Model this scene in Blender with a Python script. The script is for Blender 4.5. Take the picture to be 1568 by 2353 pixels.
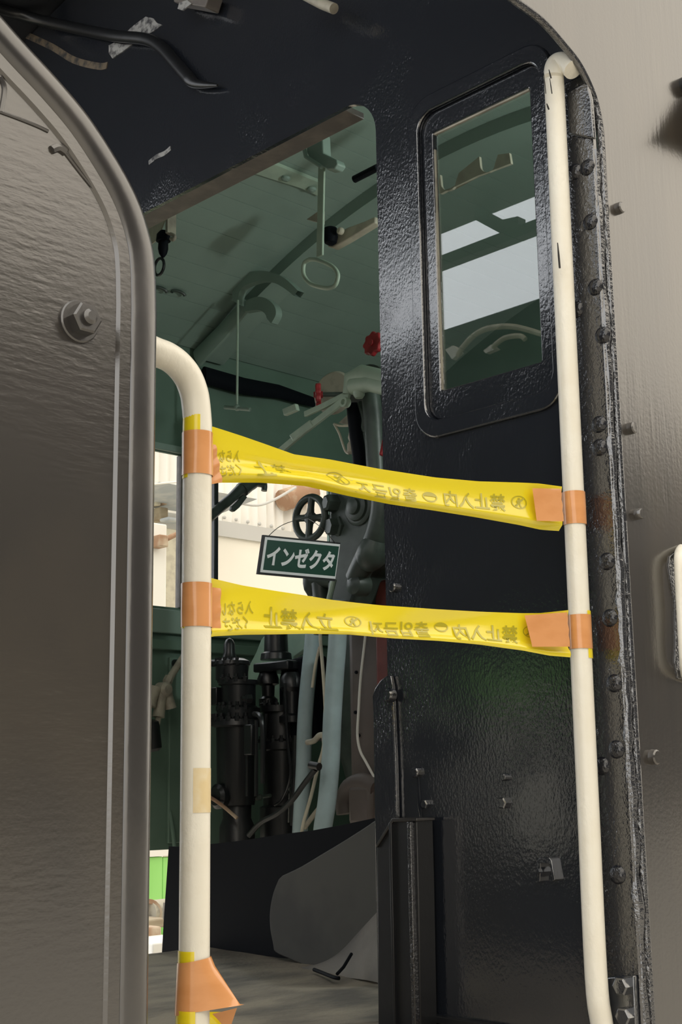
import bpy, bmesh, math, random
from mathutils import Vector, Matrix, noise
random.seed(7)
S = bpy.context.scene
COL = S.collection
for o in list(bpy.data.objects):
    bpy.data.objects.remove(o)

# ------------------------------------------------------------------ camera
FPX, YAW, PITCH, ROLL = 3090.0, math.radians(45.94), math.radians(11.40), math.radians(-0.875)
CAM = Vector((0, 0, 1.7))
_w = Vector((math.cos(YAW) * math.cos(PITCH), math.sin(YAW) * math.cos(PITCH), math.sin(PITCH)))
_r0 = _w.cross(Vector((0, 0, 1))).normalized()
_u0 = _r0.cross(_w)
_r = math.cos(ROLL) * _r0 + math.sin(ROLL) * _u0
_u = -math.sin(ROLL) * _r0 + math.cos(ROLL) * _u0
cd = bpy.data.cameras.new('camera')
cam = bpy.data.objects.new('camera', cd)
COL.objects.link(cam)
cd.sensor_fit = 'HORIZONTAL'
cd.sensor_width = 36.0
cd.lens = 36.0 * FPX / 1568.0
cd.clip_start, cd.clip_end = 0.05, 300
cam.matrix_world = Matrix(((_r.x, _u.x, -_w.x, CAM.x), (_r.y, _u.y, -_w.y, CAM.y), (_r.z, _u.z, -_w.z, CAM.z), (0, 0, 0, 1)))
S.camera = cam


def P(px, py, ax, val):
    """photo measurement -> the point where that sight line meets the plane  coordinate[ax] = val"""
    d = _w + _r * ((px - 784) / FPX) - _u * ((py - 1176.5) / FPX)
    return CAM + d * ((val - CAM[ax]) / d[ax])


# ------------------------------------------------------------------ light
S.view_settings.view_transform = 'Standard'
S.view_settings.look = 'None'
S.view_settings.exposure = 0.0
S.view_settings.gamma = 1.0
W = bpy.data.worlds.new('overcast_sky')
S.world = W
W.use_nodes = True
nt = W.node_tree
bg = nt.nodes['Background']
tc = nt.nodes.new('ShaderNodeTexCoord')
dp = nt.nodes.new('ShaderNodeVectorMath'); dp.operation = 'DOT_PRODUCT'
dp.inputs[1].default_value = (0.35, -0.93, 0.05)
nt.links.new(tc.outputs['Generated'], dp.inputs[0])
rp = nt.nodes.new('ShaderNodeValToRGB')
rp.color_ramp.elements[0].position = 0.25; rp.color_ramp.elements[0].color = (0.93, 0.96, 1.0, 1)
rp.color_ramp.elements[1].position = 0.75; rp.color_ramp.elements[1].color = (1.0, 0.91, 0.77, 1)
mr = nt.nodes.new('ShaderNodeMapRange')
mr.inputs[1].default_value = -1
nt.links.new(dp.outputs['Value'], mr.inputs[0])
nt.links.new(mr.outputs[0], rp.inputs[0])
nt.links.new(rp.outputs[0], bg.inputs[0])
bg.inputs[1].default_value = 2.25


# ------------------------------------------------------------------ materials
def mat(name, col, rough=0.5, ior=1.5, metal=0.0, var=None, vscale=6.0, vstretch=(1, 1, 1), vlo=0.45, vhi=0.65, bump=0.0, bscale=40.0,
        bstretch=(1, 1, 1), bdist=0.002, bump2=0.0, b2scale=120.0, coat=0.0, trans=0.0, rvar=0.0, detail=4.0, spec=0.5, mask=None):
    m = bpy.data.materials.new(name)
    m.use_nodes = True
    n, l = m.node_tree.nodes, m.node_tree.links
    b = n['Principled BSDF']
    b.inputs['Base Color'].default_value = (*col, 1)
    b.inputs['Roughness'].default_value = rough
    b.inputs['IOR'].default_value = ior
    b.inputs['Metallic'].default_value = metal
    b.inputs['Specular IOR Level'].default_value = spec
    b.inputs['Coat Weight'].default_value = coat
    b.inputs['Coat Roughness'].default_value = 0.08
    b.inputs['Transmission Weight'].default_value = trans
    tcn = n.new('ShaderNodeTexCoord')

    def nz(scale, stretch, det=detail):
        mp = n.new('ShaderNodeMapping'); mp.inputs['Scale'].default_value = stretch
        l.new(tcn.outputs['Object'], mp.inputs[0])
        t = n.new('ShaderNodeTexNoise'); t.inputs['Scale'].default_value = scale; t.inputs['Detail'].default_value = det
        l.new(mp.outputs[0], t.inputs['Vector'])
        return t
    if var is not None:
        t = nz(vscale, vstretch)
        r = n.new('ShaderNodeValToRGB')
        r.color_ramp.elements[0].position = vlo; r.color_ramp.elements[0].color = (*col, 1)
        r.color_ramp.elements[1].position = vhi; r.color_ramp.elements[1].color = (*var, 1)
        l.new(t.outputs['Fac'], r.inputs[0]); l.new(r.outputs[0], b.inputs['Base Color'])
        if rvar:
            q = n.new('ShaderNodeMapRange'); q.inputs[3].default_value = rough; q.inputs[4].default_value = rough + rvar
            q.inputs[1].default_value = vlo; q.inputs[2].default_value = vhi
            l.new(t.outputs['Fac'], q.inputs[0]); l.new(q.outputs[0], b.inputs['Roughness'])
    if bump:
        t = nz(bscale, bstretch, 3.0)
        bn = n.new('ShaderNodeBump'); bn.inputs['Strength'].default_value = bump; bn.inputs['Distance'].default_value = bdist
        l.new(t.outputs['Fac'], bn.inputs['Height'])
        if mask:            # the brush marks come in patches
            tm = nz(mask[0], (1, 1, 1), 2.0)
            qm = n.new('ShaderNodeMapRange'); qm.inputs[1].default_value = 0.42; qm.inputs[2].default_value = 0.62
            qm.inputs[3].default_value = bump * mask[1]; qm.inputs[4].default_value = bump * mask[2]
            l.new(tm.outputs['Fac'], qm.inputs[0]); l.new(qm.outputs[0], bn.inputs['Strength'])
        if bump2:
            t2 = nz(b2scale, (1, 1, 1), 2.0)
            bn2 = n.new('ShaderNodeBump'); bn2.inputs['Strength'].default_value = bump2; bn2.inputs['Distance'].default_value = bdist
            l.new(t2.outputs['Fac'], bn2.inputs['Height']); l.new(bn.outputs[0], bn2.inputs['Normal'])
            bn = bn2
        l.new(bn.outputs[0], b.inputs['Normal'])
    return m


M = {}
M['plate'] = mat('brushed_black_side_paint', (0.030, 0.026, 0.022), 0.20, 2.1, var=(0.05, 0.042, 0.032), vscale=3, vstretch=(2, 2, 0.5), bump=0.13, bscale=55, bstretch=(1.6, 1.6, 0.12), bdist=0.002, bump2=0.06, b2scale=160, mask=(6, 0.4, 1.6))
M['tender'] = mat('brushed_black_tender_paint', (0.030, 0.026, 0.022), 0.22, 2.1, var=(0.05, 0.042, 0.032), vscale=3, vstretch=(1, 1, 0.7), bump=0.14, bscale=70, bstretch=(0.40, 1, 1.6), bdist=0.0016, bump2=0.06, b2scale=170, mask=(5.5, 0.25, 1.6))
M['bead'] = mat('worn_black_bead_paint', (0.022, 0.020, 0.019), 0.26, 2.0, var=(0.07, 0.062, 0.053), vscale=9, vstretch=(1, 1, 0.35), vlo=0.5, vhi=0.75, bump=0.2, bscale=60, bstretch=(1, 1, 0.3))
M['gloss'] = mat('orange_peel_black_gloss', (0.015, 0.018, 0.0245), 0.12, 2.4, bump=0.30, bscale=230, bstretch=(1, 1, 0.6), bdist=0.0016, bump2=0.14, b2scale=90, mask=(7, 0.5, 1.4))
M['gloss_lumpy'] = mat('lumpy_black_gloss', (0.011, 0.012, 0.016), 0.20, 2.35, bump=0.42, bscale=110, bdist=0.003, bump2=0.3, b2scale=230, mask=(16, 0.35, 1.6))
M['rivet'] = mat('blobby_black_rivet_paint', (0.011, 0.012, 0.016), 0.2, 1.65, bump=0.5, bscale=90, bdist=0.004, bump2=0.3, b2scale=200)
M['black'] = mat('satin_black_paint', (0.010, 0.011, 0.013), 0.35, 1.6, bump=0.2, bscale=60)
M['matt_black'] = mat('sooty_black_paint', (0.006, 0.0075, 0.011), 0.6, 1.45, bump=0.2, bscale=30, spec=0.12)
M['roof'] = mat('sooty_roof_underside', (0.018, 0.020, 0.025), 0.6, 1.45, var=(0.04, 0.038, 0.036), vscale=5, vlo=0.55, vhi=0.75, bump=0.3, bscale=20)
M['chip'] = mat('flaked_pale_primer', (0.34, 0.34, 0.33), 0.7, var=(0.05, 0.05, 0.055), vscale=70, bump=0.5, bscale=120)
M['rust_smear'] = mat('brown_rust_smear', (0.14, 0.11, 0.075), 0.8, var=(0.03, 0.03, 0.03), vscale=40, bump=0.4, bscale=80)
M['ivory'] = mat('ivory_rail_enamel', (0.83, 0.80, 0.70), 0.33, 1.5, var=(0.80, 0.76, 0.65), vscale=14, bump=0.45, bscale=110, bstretch=(1, 1, 0.7), bdist=0.002, mask=(18, 0.2, 1.5))
M['scratch'] = mat('black_paint_chip', (0.02, 0.018, 0.016), 0.5)
M['stain'] = mat('tape_glue_stain', (0.72, 0.58, 0.33), 0.5, var=(0.76, 0.66, 0.46), vscale=40, bump=0.2, bscale=100)
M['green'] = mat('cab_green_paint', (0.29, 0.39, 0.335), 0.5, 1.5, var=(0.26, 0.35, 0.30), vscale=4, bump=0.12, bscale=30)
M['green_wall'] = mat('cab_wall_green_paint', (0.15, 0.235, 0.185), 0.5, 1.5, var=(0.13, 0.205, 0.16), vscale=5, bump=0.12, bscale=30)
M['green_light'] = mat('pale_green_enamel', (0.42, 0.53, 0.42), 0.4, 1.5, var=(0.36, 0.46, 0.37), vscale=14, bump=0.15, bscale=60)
M['mint'] = mat('mint_green_enamel', (0.42, 0.62, 0.50), 0.45, var=(0.34, 0.52, 0.41), vscale=12)
M['green_dark'] = mat('dark_green_casting_paint', (0.052, 0.070, 0.058), 0.42, 1.5, var=(0.032, 0.044, 0.037), vscale=14, bump=0.3, bscale=50)
M['brown_edge'] = mat('brown_grey_edge_paint', (0.13, 0.115, 0.105), 0.5, var=(0.18, 0.16, 0.14), vscale=20, bump=0.25, bscale=60)
M['cream'] = mat('cream_enamel', (0.62, 0.58, 0.46), 0.45, var=(0.50, 0.46, 0.37), vscale=18, bump=0.1, bscale=60)
M['cream_dirty'] = mat('dirty_cream_paint', (0.42, 0.39, 0.31), 0.55, var=(0.28, 0.255, 0.205), vscale=22, bump=0.3, bscale=70)
M['bluegrey'] = mat('pale_blue_pipe_paint', (0.41, 0.53, 0.56), 0.35, 1.5, var=(0.35, 0.45, 0.47), vscale=10, bump=0.1, bscale=50)
M['firebox'] = mat('brown_grey_firebox_paint', (0.14, 0.115, 0.105), 0.55, var=(0.105, 0.088, 0.08), vscale=7, bump=0.3, bscale=35)
M['oxide'] = mat('red_oxide_paint', (0.16, 0.038, 0.03), 0.5, var=(0.10, 0.026, 0.022), vscale=9, bump=0.2, bscale=40)
M['red'] = mat('valve_red_paint', (0.36, 0.030, 0.035), 0.4, var=(0.25, 0.022, 0.025), vscale=25, bump=0.2, bscale=60)
M['floor'] = mat('dusty_footplate', (0.30, 0.265, 0.215), 0.6, 1.45, var=(0.12, 0.11, 0.10), vscale=5, vstretch=(1, 2.2, 1), vlo=0.42, vhi=0.68, bump=0.35, bscale=22, bdist=0.006, bump2=0.3, b2scale=90)
M['ash'] = mat('grey_ash_plate', (0.24, 0.22, 0.195), 0.6, var=(0.16, 0.147, 0.135), vscale=6, bump=0.4, bscale=25, bdist=0.006)
M['shield'] = mat('dusty_grey_plate', (0.085, 0.085, 0.078), 0.6, 1.45, var=(0.062, 0.062, 0.06), vscale=6, bump=0.15, bscale=25)
M['packing'] = mat('tan_packing_tape', (0.72, 0.335, 0.135), 0.22, 1.5, var=(0.66, 0.295, 0.11), vscale=16, vstretch=(1, 1, 2.5), bump=0.25, bscale=38, bstretch=(1, 1, 0.5), bdist=0.002, coat=0.4)
M['sign_green'] = mat('sign_green_board', (0.010, 0.062, 0.040), 0.35)
M['sign_white'] = mat('sign_pale_paint', (0.88, 0.88, 0.90), 0.4)
M['wire'] = mat('steel_wire', (0.12, 0.12, 0.11), 0.4, metal=0.6)
M['steel'] = mat('polished_steel', (0.55, 0.55, 0.53), 0.25, metal=1.0)
M['rubber'] = mat('black_rubber', (0.014, 0.016, 0.016), 0.4, 1.5)
M['coal'] = mat('black_coal', (0.012, 0.012, 0.013), 0.4, 1.7, bump=1.0, bscale=18, bdist=0.03)
M['shed'] = mat('white_shed_sheet', (0.90, 0.885, 0.84), 0.6, var=(0.85, 0.825, 0.77), vscale=1.2, vstretch=(1, 1, 0.5))
M['shed_conc'] = mat('cream_rendered_wall', (0.90, 0.865, 0.77), 0.8, var=(0.82, 0.785, 0.70), vscale=0.9, vstretch=(1, 1, 0.5), vlo=0.5, vhi=0.8, bump=0.2, bscale=8)
M['shed_band'] = mat('grey_flashing', (0.55, 0.55, 0.53), 0.6)
M['rust'] = mat('rusty_steel', (0.34, 0.20, 0.12), 0.8, var=(0.52, 0.42, 0.31), vscale=7, bump=0.3, bscale=20)
M['awning'] = mat('blue_grey_awning', (0.42, 0.46, 0.50), 0.7, var=(0.55, 0.57, 0.58), vscale=9)
M['lime'] = mat('lime_green_hoarding', (0.33, 0.74, 0.20), 0.5, var=(0.28, 0.66, 0.16), vscale=3, vstretch=(1, 1, 0.2))
M['white'] = mat('white_paint', (0.85, 0.83, 0.78), 0.5)
M['platform'] = mat('pale_concrete', (0.50, 0.46, 0.39), 0.85, var=(0.42, 0.385, 0.33), vscale=1.5, bump=0.2, bscale=12)
M['dark_block'] = mat('dark_unseen_wall', (0.035, 0.034, 0.032), 0.7, var=(0.05, 0.048, 0.045), vscale=0.7)
M['wood'] = mat('weathered_timber', (0.42, 0.36, 0.26), 0.8, var=(0.26, 0.2, 0.13), vscale=8, vstretch=(0.3, 1, 1))
M['glass'] = mat('window_glass', (0.78, 0.82, 0.80), 0.0, 2.0, trans=1.0)
M['glass_thin'] = mat('thin_window_glass', (0.97, 0.98, 0.97), 0.0, 1.25, trans=1.0)

# barrier tape: thin film that lets light through
def tape_mat(name, col):
    m = bpy.data.materials.new(name); m.use_nodes = True
    n, l = m.node_tree.nodes, m.node_tree.links
    b = n['Principled BSDF']; out = n['Material Output']
    b.inputs['Base Color'].default_value = (*col, 1); b.inputs['Roughness'].default_value = 0.22; b.inputs['IOR'].default_value = 1.8
    t = n.new('ShaderNodeBsdfTranslucent'); t.inputs[0].default_value = (*col, 1)
    mx = n.new('ShaderNodeMixShader'); mx.inputs[0].default_value = 0.22
    l.new(b.outputs[0], mx.inputs[1]); l.new(t.outputs[0], mx.inputs[2]); l.new(mx.outputs[0], out.inputs[0])
    tcn = n.new('ShaderNodeTexCoord'); mp = n.new('ShaderNodeMapping'); mp.inputs['Scale'].default_value = (5, 5, 60)
    nz = n.new('ShaderNodeTexNoise'); nz.inputs['Scale'].default_value = 1.2
    l.new(tcn.outputs['Object'], mp.inputs[0]); l.new(mp.outputs[0], nz.inputs['Vector'])
    bn = n.new('ShaderNodeBump'); bn.inputs['Strength'].default_value = 0.12; bn.inputs['Distance'].default_value = 0.003
    l.new(nz.outputs['Fac'], bn.inputs['Height']); l.new(bn.outputs[0], b.inputs['Normal'])
    return m
M['tape'] = tape_mat('yellow_barrier_film', (0.98, 0.80, 0.022))
M['tape_ink'] = tape_mat('olive_ink_through_film', (0.50, 0.44, 0.022))


# ------------------------------------------------------------------ building helpers
def tag(o, label=None, cat=None, group=None, kind=None):
    if label: o['label'] = label
    if cat: o['category'] = cat
    if group: o['group'] = group
    if kind: o['kind'] = kind
    return o


def empty(name, loc, label=None, cat=None, group=None, kind=None):
    o = bpy.data.objects.new(name, None)
    o.empty_display_size = 0.05
    COL.objects.link(o)
    o.location = loc
    return tag(o, label, cat, group, kind)


def wloc(o):
    v = Vector((0, 0, 0))
    while o is not None:
        v = v + Vector(o.location); o = o.parent
    return v


class MB:
    def __init__(s):
        s.v, s.f, s.mi = [], [], []

    def add(s, verts, faces, mi=0):
        k = len(s.v)
        s.v += [Vector(p) for p in verts]
        s.f += [tuple(i + k for i in f) for f in faces]
        s.mi += [mi] * len(faces)
        return s

    def box(s, a, b, mi=0):
        x0, y0, z0 = a; x1, y1, z1 = b
        return s.add([(x0, y0, z0), (x1, y0, z0), (x1, y1, z0), (x0, y1, z0), (x0, y0, z1), (x1, y0, z1), (x1, y1, z1), (x0, y1, z1)],
                     [(0, 3, 2, 1), (4, 5, 6, 7), (0, 1, 5, 4), (1, 2, 6, 5), (2, 3, 7, 6), (3, 0, 4, 7)], mi)

    def obox(s, c, ax, ay, az, mi=0):
        """box centred at c with half-axis vectors"""
        c = Vector(c); ax, ay, az = Vector(ax), Vector(ay), Vector(az)
        vs = [c + ax * i + ay * j + az * k for k in (-1, 1) for j in (-1, 1) for i in (-1, 1)]
        return s.add(vs, [(0, 2, 3, 1), (4, 5, 7, 6), (0, 1, 5, 4), (1, 3, 7, 5), (3, 2, 6, 7), (2, 0, 4, 6)], mi)

    def tube(s, pts, r, n=16, cap=True, closed=False, flat=None, mi=0):
        """pts list; r scalar or list; flat=(axis vector, factor) squashes the section along an axis"""
        pts = [Vector(p) for p in pts]
        N = len(pts)
        rs = r if isinstance(r, (list, tuple)) else [r] * N
        tang = []
        for i in range(N):
            a = pts[(i - 1) % N] if (closed or i > 0) else pts[i]
            b = pts[(i + 1) % N] if (closed or i < N - 1) else pts[i]
            tang.append((b - a).normalized())
        up = Vector((0, 0, 1)) if abs(tang[0].z) < 0.9 else Vector((1, 0, 0))
        x = tang[0].cross(up).normalized()
        vs = []
        for i in range(N):
            x = (x - tang[i] * x.dot(tang[i])).normalized()
            y = tang[i].cross(x)
            for k in range(n):
                a = 2 * math.pi * k / n
                d = x * math.cos(a) + y * math.sin(a)
                if flat: d = d - flat[0] * d.dot(flat[0]) * (1 - flat[1])
                vs.append(pts[i] + d * rs[i])
        fs = []
        for i in range(N if closed else N - 1):
            j = (i + 1) % N
            for k in range(n):
                k2 = (k + 1) % n
                fs.append((i * n + k, i * n + k2, j * n + k2, j * n + k))
        if cap and not closed:
            fs.append(tuple(range(n - 1, -1, -1))); fs.append(tuple((N - 1) * n + k for k in range(n)))
        return s.add(vs, fs, mi)

    def lathe(s, o, d, prof, n=24, mi=0):
        """prof: list of (distance along d, radius)"""
        o, d = Vector(o), Vector(d).normalized()
        up = Vector((0, 0, 1)) if abs(d.z) < 0.9 else Vector((1, 0, 0))
        x = d.cross(up).normalized(); y = d.cross(x)
        vs, fs = [], []
        for t, r in prof:
            for k in range(n):
                a = 2 * math.pi * k / n
                vs.append(o + d * t + (x * math.cos(a) + y * math.sin(a)) * max(r, 1e-4))
        for i in range(len(prof) - 1):
            for k in range(n):
                k2 = (k + 1) % n
                fs.append((i * n + k, i * n + k2, (i + 1) * n + k2, (i + 1) * n + k))
        fs.append(tuple(range(n - 1, -1, -1))); fs.append(tuple((len(prof) - 1) * n + k for k in range(n)))
        return s.add(vs, fs, mi)

    def prism(s, pts, d, mi=0):
        """closed outline pts (planar, world) extruded by vector d"""
        pts = [Vector(p) for p in pts]; d = Vector(d); n = len(pts)
        return s.add(pts + [p + d for p in pts], [tuple(range(n)), tuple(range(2 * n - 1, n - 1, -1))] + [(i, i + n, (i + 1) % n + n, (i + 1) % n) for i in range(n)], mi)

    def ring(s, outer, inner, d, mi=0):
        """plate between two outlines with equal point counts, extruded by d"""
        o = [Vector(p) for p in outer]; i_ = [Vector(p) for p in inner]; d = Vector(d); n = len(o)
        vs = o + i_ + [p + d for p in o] + [p + d for p in i_]
        fs = []
        for k in range(n):
            q = (k + 1) % n
            fs += [(k, q, n + q, n + k), (2 * n + k, 3 * n + k, 3 * n + q, 2 * n + q), (k, 2 * n + k, 2 * n + q, q), (n + k, n + q, 3 * n + q, 3 * n + k)]
        return s.add(vs, fs, mi)

    def build(s, name, m, parent=None, smooth=True, angle=35, bevel=0.0, segs=2):
        ms = m if isinstance(m, list) else [m]
        off = wloc(parent) if parent is not None else None
        me = bpy.data.meshes.new(name)
        vs = [v - off for v in s.v] if off is not None else s.v
        if off is None and vs:
            lo = Vector((min(v.x for v in vs), min(v.y for v in vs), min(v.z for v in vs)))
            hi = Vector((max(v.x for v in vs), max(v.y for v in vs), max(v.z for v in vs)))
            org = Vector(((lo.x + hi.x) / 2, (lo.y + hi.y) / 2, lo.z))
            vs = [v - org for v in vs]
        me.from_pydata([tuple(v) for v in vs], [], s.f)
        for q in ms: me.materials.append(q)
        for p, k in zip(me.polygons, s.mi): p.material_index = k
        bm = bmesh.new(); bm.from_mesh(me)
        bmesh.ops.recalc_face_normals(bm, faces=bm.faces)
        bm.to_mesh(me); bm.free()
        o = bpy.data.objects.new(name, me)
        COL.objects.link(o)
        if off is None and vs: o.location = org
        if parent is not None: o.parent = parent
        if bevel:
            b = o.modifiers.new('bevel', 'BEVEL'); b.width = bevel; b.segments = segs; b.limit_method = 'ANGLE'; b.angle_limit = math.radians(40)
        if smooth:
            for p in me.polygons: p.use_smooth = True
            if hasattr(me, 'set_sharp_from_angle'): me.set_sharp_from_angle(angle=math.radians(angle))
        return o


def rrect(y0, z0, y1, z1, r, n=8):
    """rounded rectangle outline in (y, z)"""
    out = []
    for cy, cz, a0 in ((y1 - r, z1 - r, 0), (y0 + r, z1 - r, 90), (y0 + r, z0 + r, 180), (y1 - r, z0 + r, 270)):
        for k in range(n + 1):
            a = math.radians(a0 + 90 * k / n)
            out.append((cy + r * math.cos(a), cz + r * math.sin(a)))
    return out


def smoothline(pts, per=8):
    """Catmull-Rom through pts"""
    pts = [Vector(p) for p in pts]
    out = []
    for i in range(len(pts) - 1):
        p0 = pts[max(i - 1, 0)]; p1 = pts[i]; p2 = pts[i + 1]; p3 = pts[min(i + 2, len(pts) - 1)]
        for k in range(per):
            t = k / per
            out.append(0.5 * ((2 * p1) + (p2 - p0) * t + (2 * p0 - 5 * p1 + 4 * p2 - p3) * t * t + (3 * p1 - p0 - 3 * p2 + p3) * t ** 3))
    out.append(pts[-1])
    return out


def fill2d(name, loops, to3d, thick, m, parent=None, **kw):
    """flat plate with holes: loops of 2-D points (outer first), to3d maps to world, thick = extrusion vector"""
    bm = bmesh.new()
    edges = []
    for lp in loops:
        vs = [bm.verts.new((p[0], p[1], 0)) for p in lp]
        for i in range(len(vs)): edges.append(bm.edges.new((vs[i], vs[(i + 1) % len(vs)])))
    bmesh.ops.triangle_fill(bm, edges=edges, use_beauty=True)
    mb = MB()
    bm.verts.index_update()
    pts = [to3d(v.co.x, v.co.y) for v in bm.verts]
    fs = [tuple(v.index for v in f.verts) for f in bm.faces]
    bm.free()
    n = len(pts); d = Vector(thick)
    mb.add(pts + [Vector(p) + d for p in pts], fs + [tuple(i + n for i in reversed(f)) for f in fs])
    k = 0
    side = []
    for lp in loops:
        c = len(lp)
        for i in range(c):
            a, b = k + i, k + (i + 1) % c
            side.append((a, b, b + n, a + n))
        k += c
    mb.f += side; mb.mi += [0] * len(side)
    return mb.build(name, m, parent, **kw)


YP = 1.18      # outer face of the side sheets
XW = 1.75      # rear face of the cab's rear wall
YF = 3.98      # inner face of the far side wall
ZF = 1.30      # footplate level
YC = 2.58      # centre line


def roofz(y, d=0.0): return 3.75 - 0.2 * (y - YC) ** 2 + d


def roofpt(px, py, d=0.0):
    dr = _w + _r * ((px - 784) / FPX) - _u * ((py - 1176.5) / FPX)
    t = 1.0
    while t < 12:
        p = CAM + dr * t
        if p.z > roofz(p.y, d): return p
        t += 0.002
    return CAM + dr * 5


# ------------------------------------------------------------------ the setting: ground, unseen shelter and dark walls added for reflections, buildings across the way
MB().box((-30, -30, -0.1), (40, 40, 0.0)).build('ground', M['platform'], smooth=False)['kind'] = 'structure'
o = MB().box((-3.0, 1.6, 5.37), (1.0, 7.5, 5.5)).build('ceiling_unseen_shelter', M['matt_black'], smooth=False); tag(o, kind='structure')  # unseen slab, sized for the dark area mirrored in the rear window
mb = MB().box((-3.0, 1.6, 5.10), (-2.92, 7.5, 5.175)).obox((-2.96, 5.2, 5.27), (.03, 0, 0), (0, .14, .11), (0, -.025, .032)).obox((-2.96, 5.06, 5.2), (.04, 0, 0), (0, .07, .01), (0, 0, .05))
for yy in (1.65, 7.4): mb.box((-3.0, yy - .05, 0), (-2.9, yy + .05, 5.4))
o = mb.build('trim_1', M['matt_black'], smooth=False); tag(o, kind='structure')
mb = MB().box((-10, -12.5, 0.95), (40, -12.0, 8.4)); o = mb.build('wall_unseen_opposite', M['dark_block'], smooth=False); tag(o, kind='structure')  # unseen dark wall, sized for the dark band mirrored in the side plates
o = MB().box((-10, -12.0, 0.0), (40, -11.8, 0.95)).build('wall_unseen_low', M['platform'], smooth=False); tag(o, kind='structure')  # unseen pale foot wall, added for the lighter band mirrored below

# white shed beyond the far side of the cab
YS = 9.0
zb0, zb1 = P(500, 1197, 1, YS).z, P(500, 1232, 1, YS).z
shed = empty('shed', (8, YS, 0), 'white corrugated shed with rendered lower wall seen through the far cab window', 'building')
mb = MB(); vs, fs = [], []
nx = 420
for i in range(nx + 1):
    x = 4.5 + 9.0 * i / nx
    y = YS + 0.02 * math.cos(2 * math.pi * x / 0.10)
    vs += [(x, y, zb0), (x, y, 6.2)]
for i in range(nx): fs.append((2 * i, 2 * i + 2, 2 * i + 3, 2 * i + 1))
mb.add(vs, fs).build('corrugated_cladding', M['shed'], shed)
MB().box((4.5, YS - 0.03, zb1), (13.5, YS + 0.06, zb0)).build('flashing', M['shed_band'], shed, smooth=False)
MB().box((4.5, YS + 0.0, 0), (13.5, YS + 0.2, zb1)).build('rendered_wall', M['shed_conc'], shed, smooth=False)
for i in range(9):
    p = P(515 + i * 27, 1189 + i * 5, 1, YS - 0.02)
    MB().lathe(p, (0, -1, 0), [(0, 0.016), (0.012, 0.016), (0.02, 0.008)], 10).build('cladding_bolt', M['shed_band'], shed)
p0, p1 = P(650, 1150, 1, YS - 0.1), P(718, 1128, 1, YS - 0.1)
o = MB().tube([p0, p1], 0.10, 14).build('pipe_lagging', M['rust']); tag(o, 'rusty lagged pipe end in front of the corrugated shed above the hanging sign', 'pipe')
o = MB().tube(smoothline([P(430, 1165, 1, YS - 0.3), P(520, 1152, 1, YS - 0.3), P(600, 1160, 1, YS - 0.3), P(680, 1120, 1, YS - 0.3)]), 0.012, 8).build('cable', M['shed_band'])
tag(o, 'thin grey cable drooping in front of the corrugated shed', 'cable')

# left end of the view: posts, boxes and awning against the shed
o = MB().box((P(349, 1300, 1, 8.2).x - .35, 8.2, 0), (P(383, 1300, 1, 8.2).x, 8.35, P(383, 1205, 1, 8.2).z)).build('gate_post', M['white'], bevel=0.01)
tag(o, 'white rust-streaked gate post seen between tender edge and ivory rail', 'post')
a, b = P(363, 1228, 1, 8.1), P(384, 1258, 1, 8.1)
o = MB().box((a.x, 8.08, b.z), (b.x, 8.2, a.z)).build('clamp_box', M['rust'], bevel=0.01); tag(o, 'rusty clamp box fixed on the white gate post', 'clamp')
o = MB().tube([P(384, 1238, 1, 8.13), P(402, 1229, 1, 8.13), P(418, 1224, 1, 8.13)], 0.02, 10).build('latch_bar', M['rust']); tag(o, 'rusty latch bar reaching right from the clamp box', 'bar')
a, b = P(384, 1180, 1, 8.6), P(412, 1400, 1, 8.6)
o = MB().box((a.x, 8.6, 0), (b.x, 8.68, P(384, 1215, 1, 8.6).z)).build('door_leaf', M['cream'], smooth=False); tag(o, 'beige door leaf behind the latch bar', 'door')
a, b = P(366, 1108, 1, 8.3), P(420, 1134, 1, 8.3)
o = MB().prism([(a.x, 8.3, b.z + .06), (a.x, 8.9, a.z), (a.x, 8.9, b.z)], (1.0, 0, 0)).build('awning', M['awning'], smooth=False); tag(o, 'blue-grey awning on the shed left of the ivory rail', 'awning')
for q, (x0, y0, x1, y1, lb) in enumerate([(358, 1132, 370, 1162, 'pale meter box left of its brown neighbour under the awning'), (373, 1130, 385, 1160, 'brown meter box under the left end of the awning'), (368, 1164, 387, 1196, 'yellowish meter box below the two others on the shed')]):
    a, b = P(x0, y0, 1, 8.75), P(x1, y1, 1, 8.75)
    o = MB().box((a.x, 8.75, b.z), (b.x, 8.95, a.z)).build('meter_box', [M['cream'], M['rust'], M['wood']][q], bevel=0.01); tag(o, lb, 'box')
a, b = P(386, 1186, 1, 8.5), P(420, 1200, 1, 8.5)
o = MB().box((a.x, 8.5, b.z), (b.x, 8.62, a.z)).build('lamp_housing', M['awning'], bevel=0.02); tag(o, 'grey lamp housing below the corrugated sheet beside the meter boxes', 'lamp')
o = MB().tube([P(300, 1118, 1, 8.29), P(440, 1104, 1, 8.29)], 0.008, 8).build('overhead_wire', M['white']); tag(o, 'white wire strung across in front of the awning', 'wire')
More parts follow.
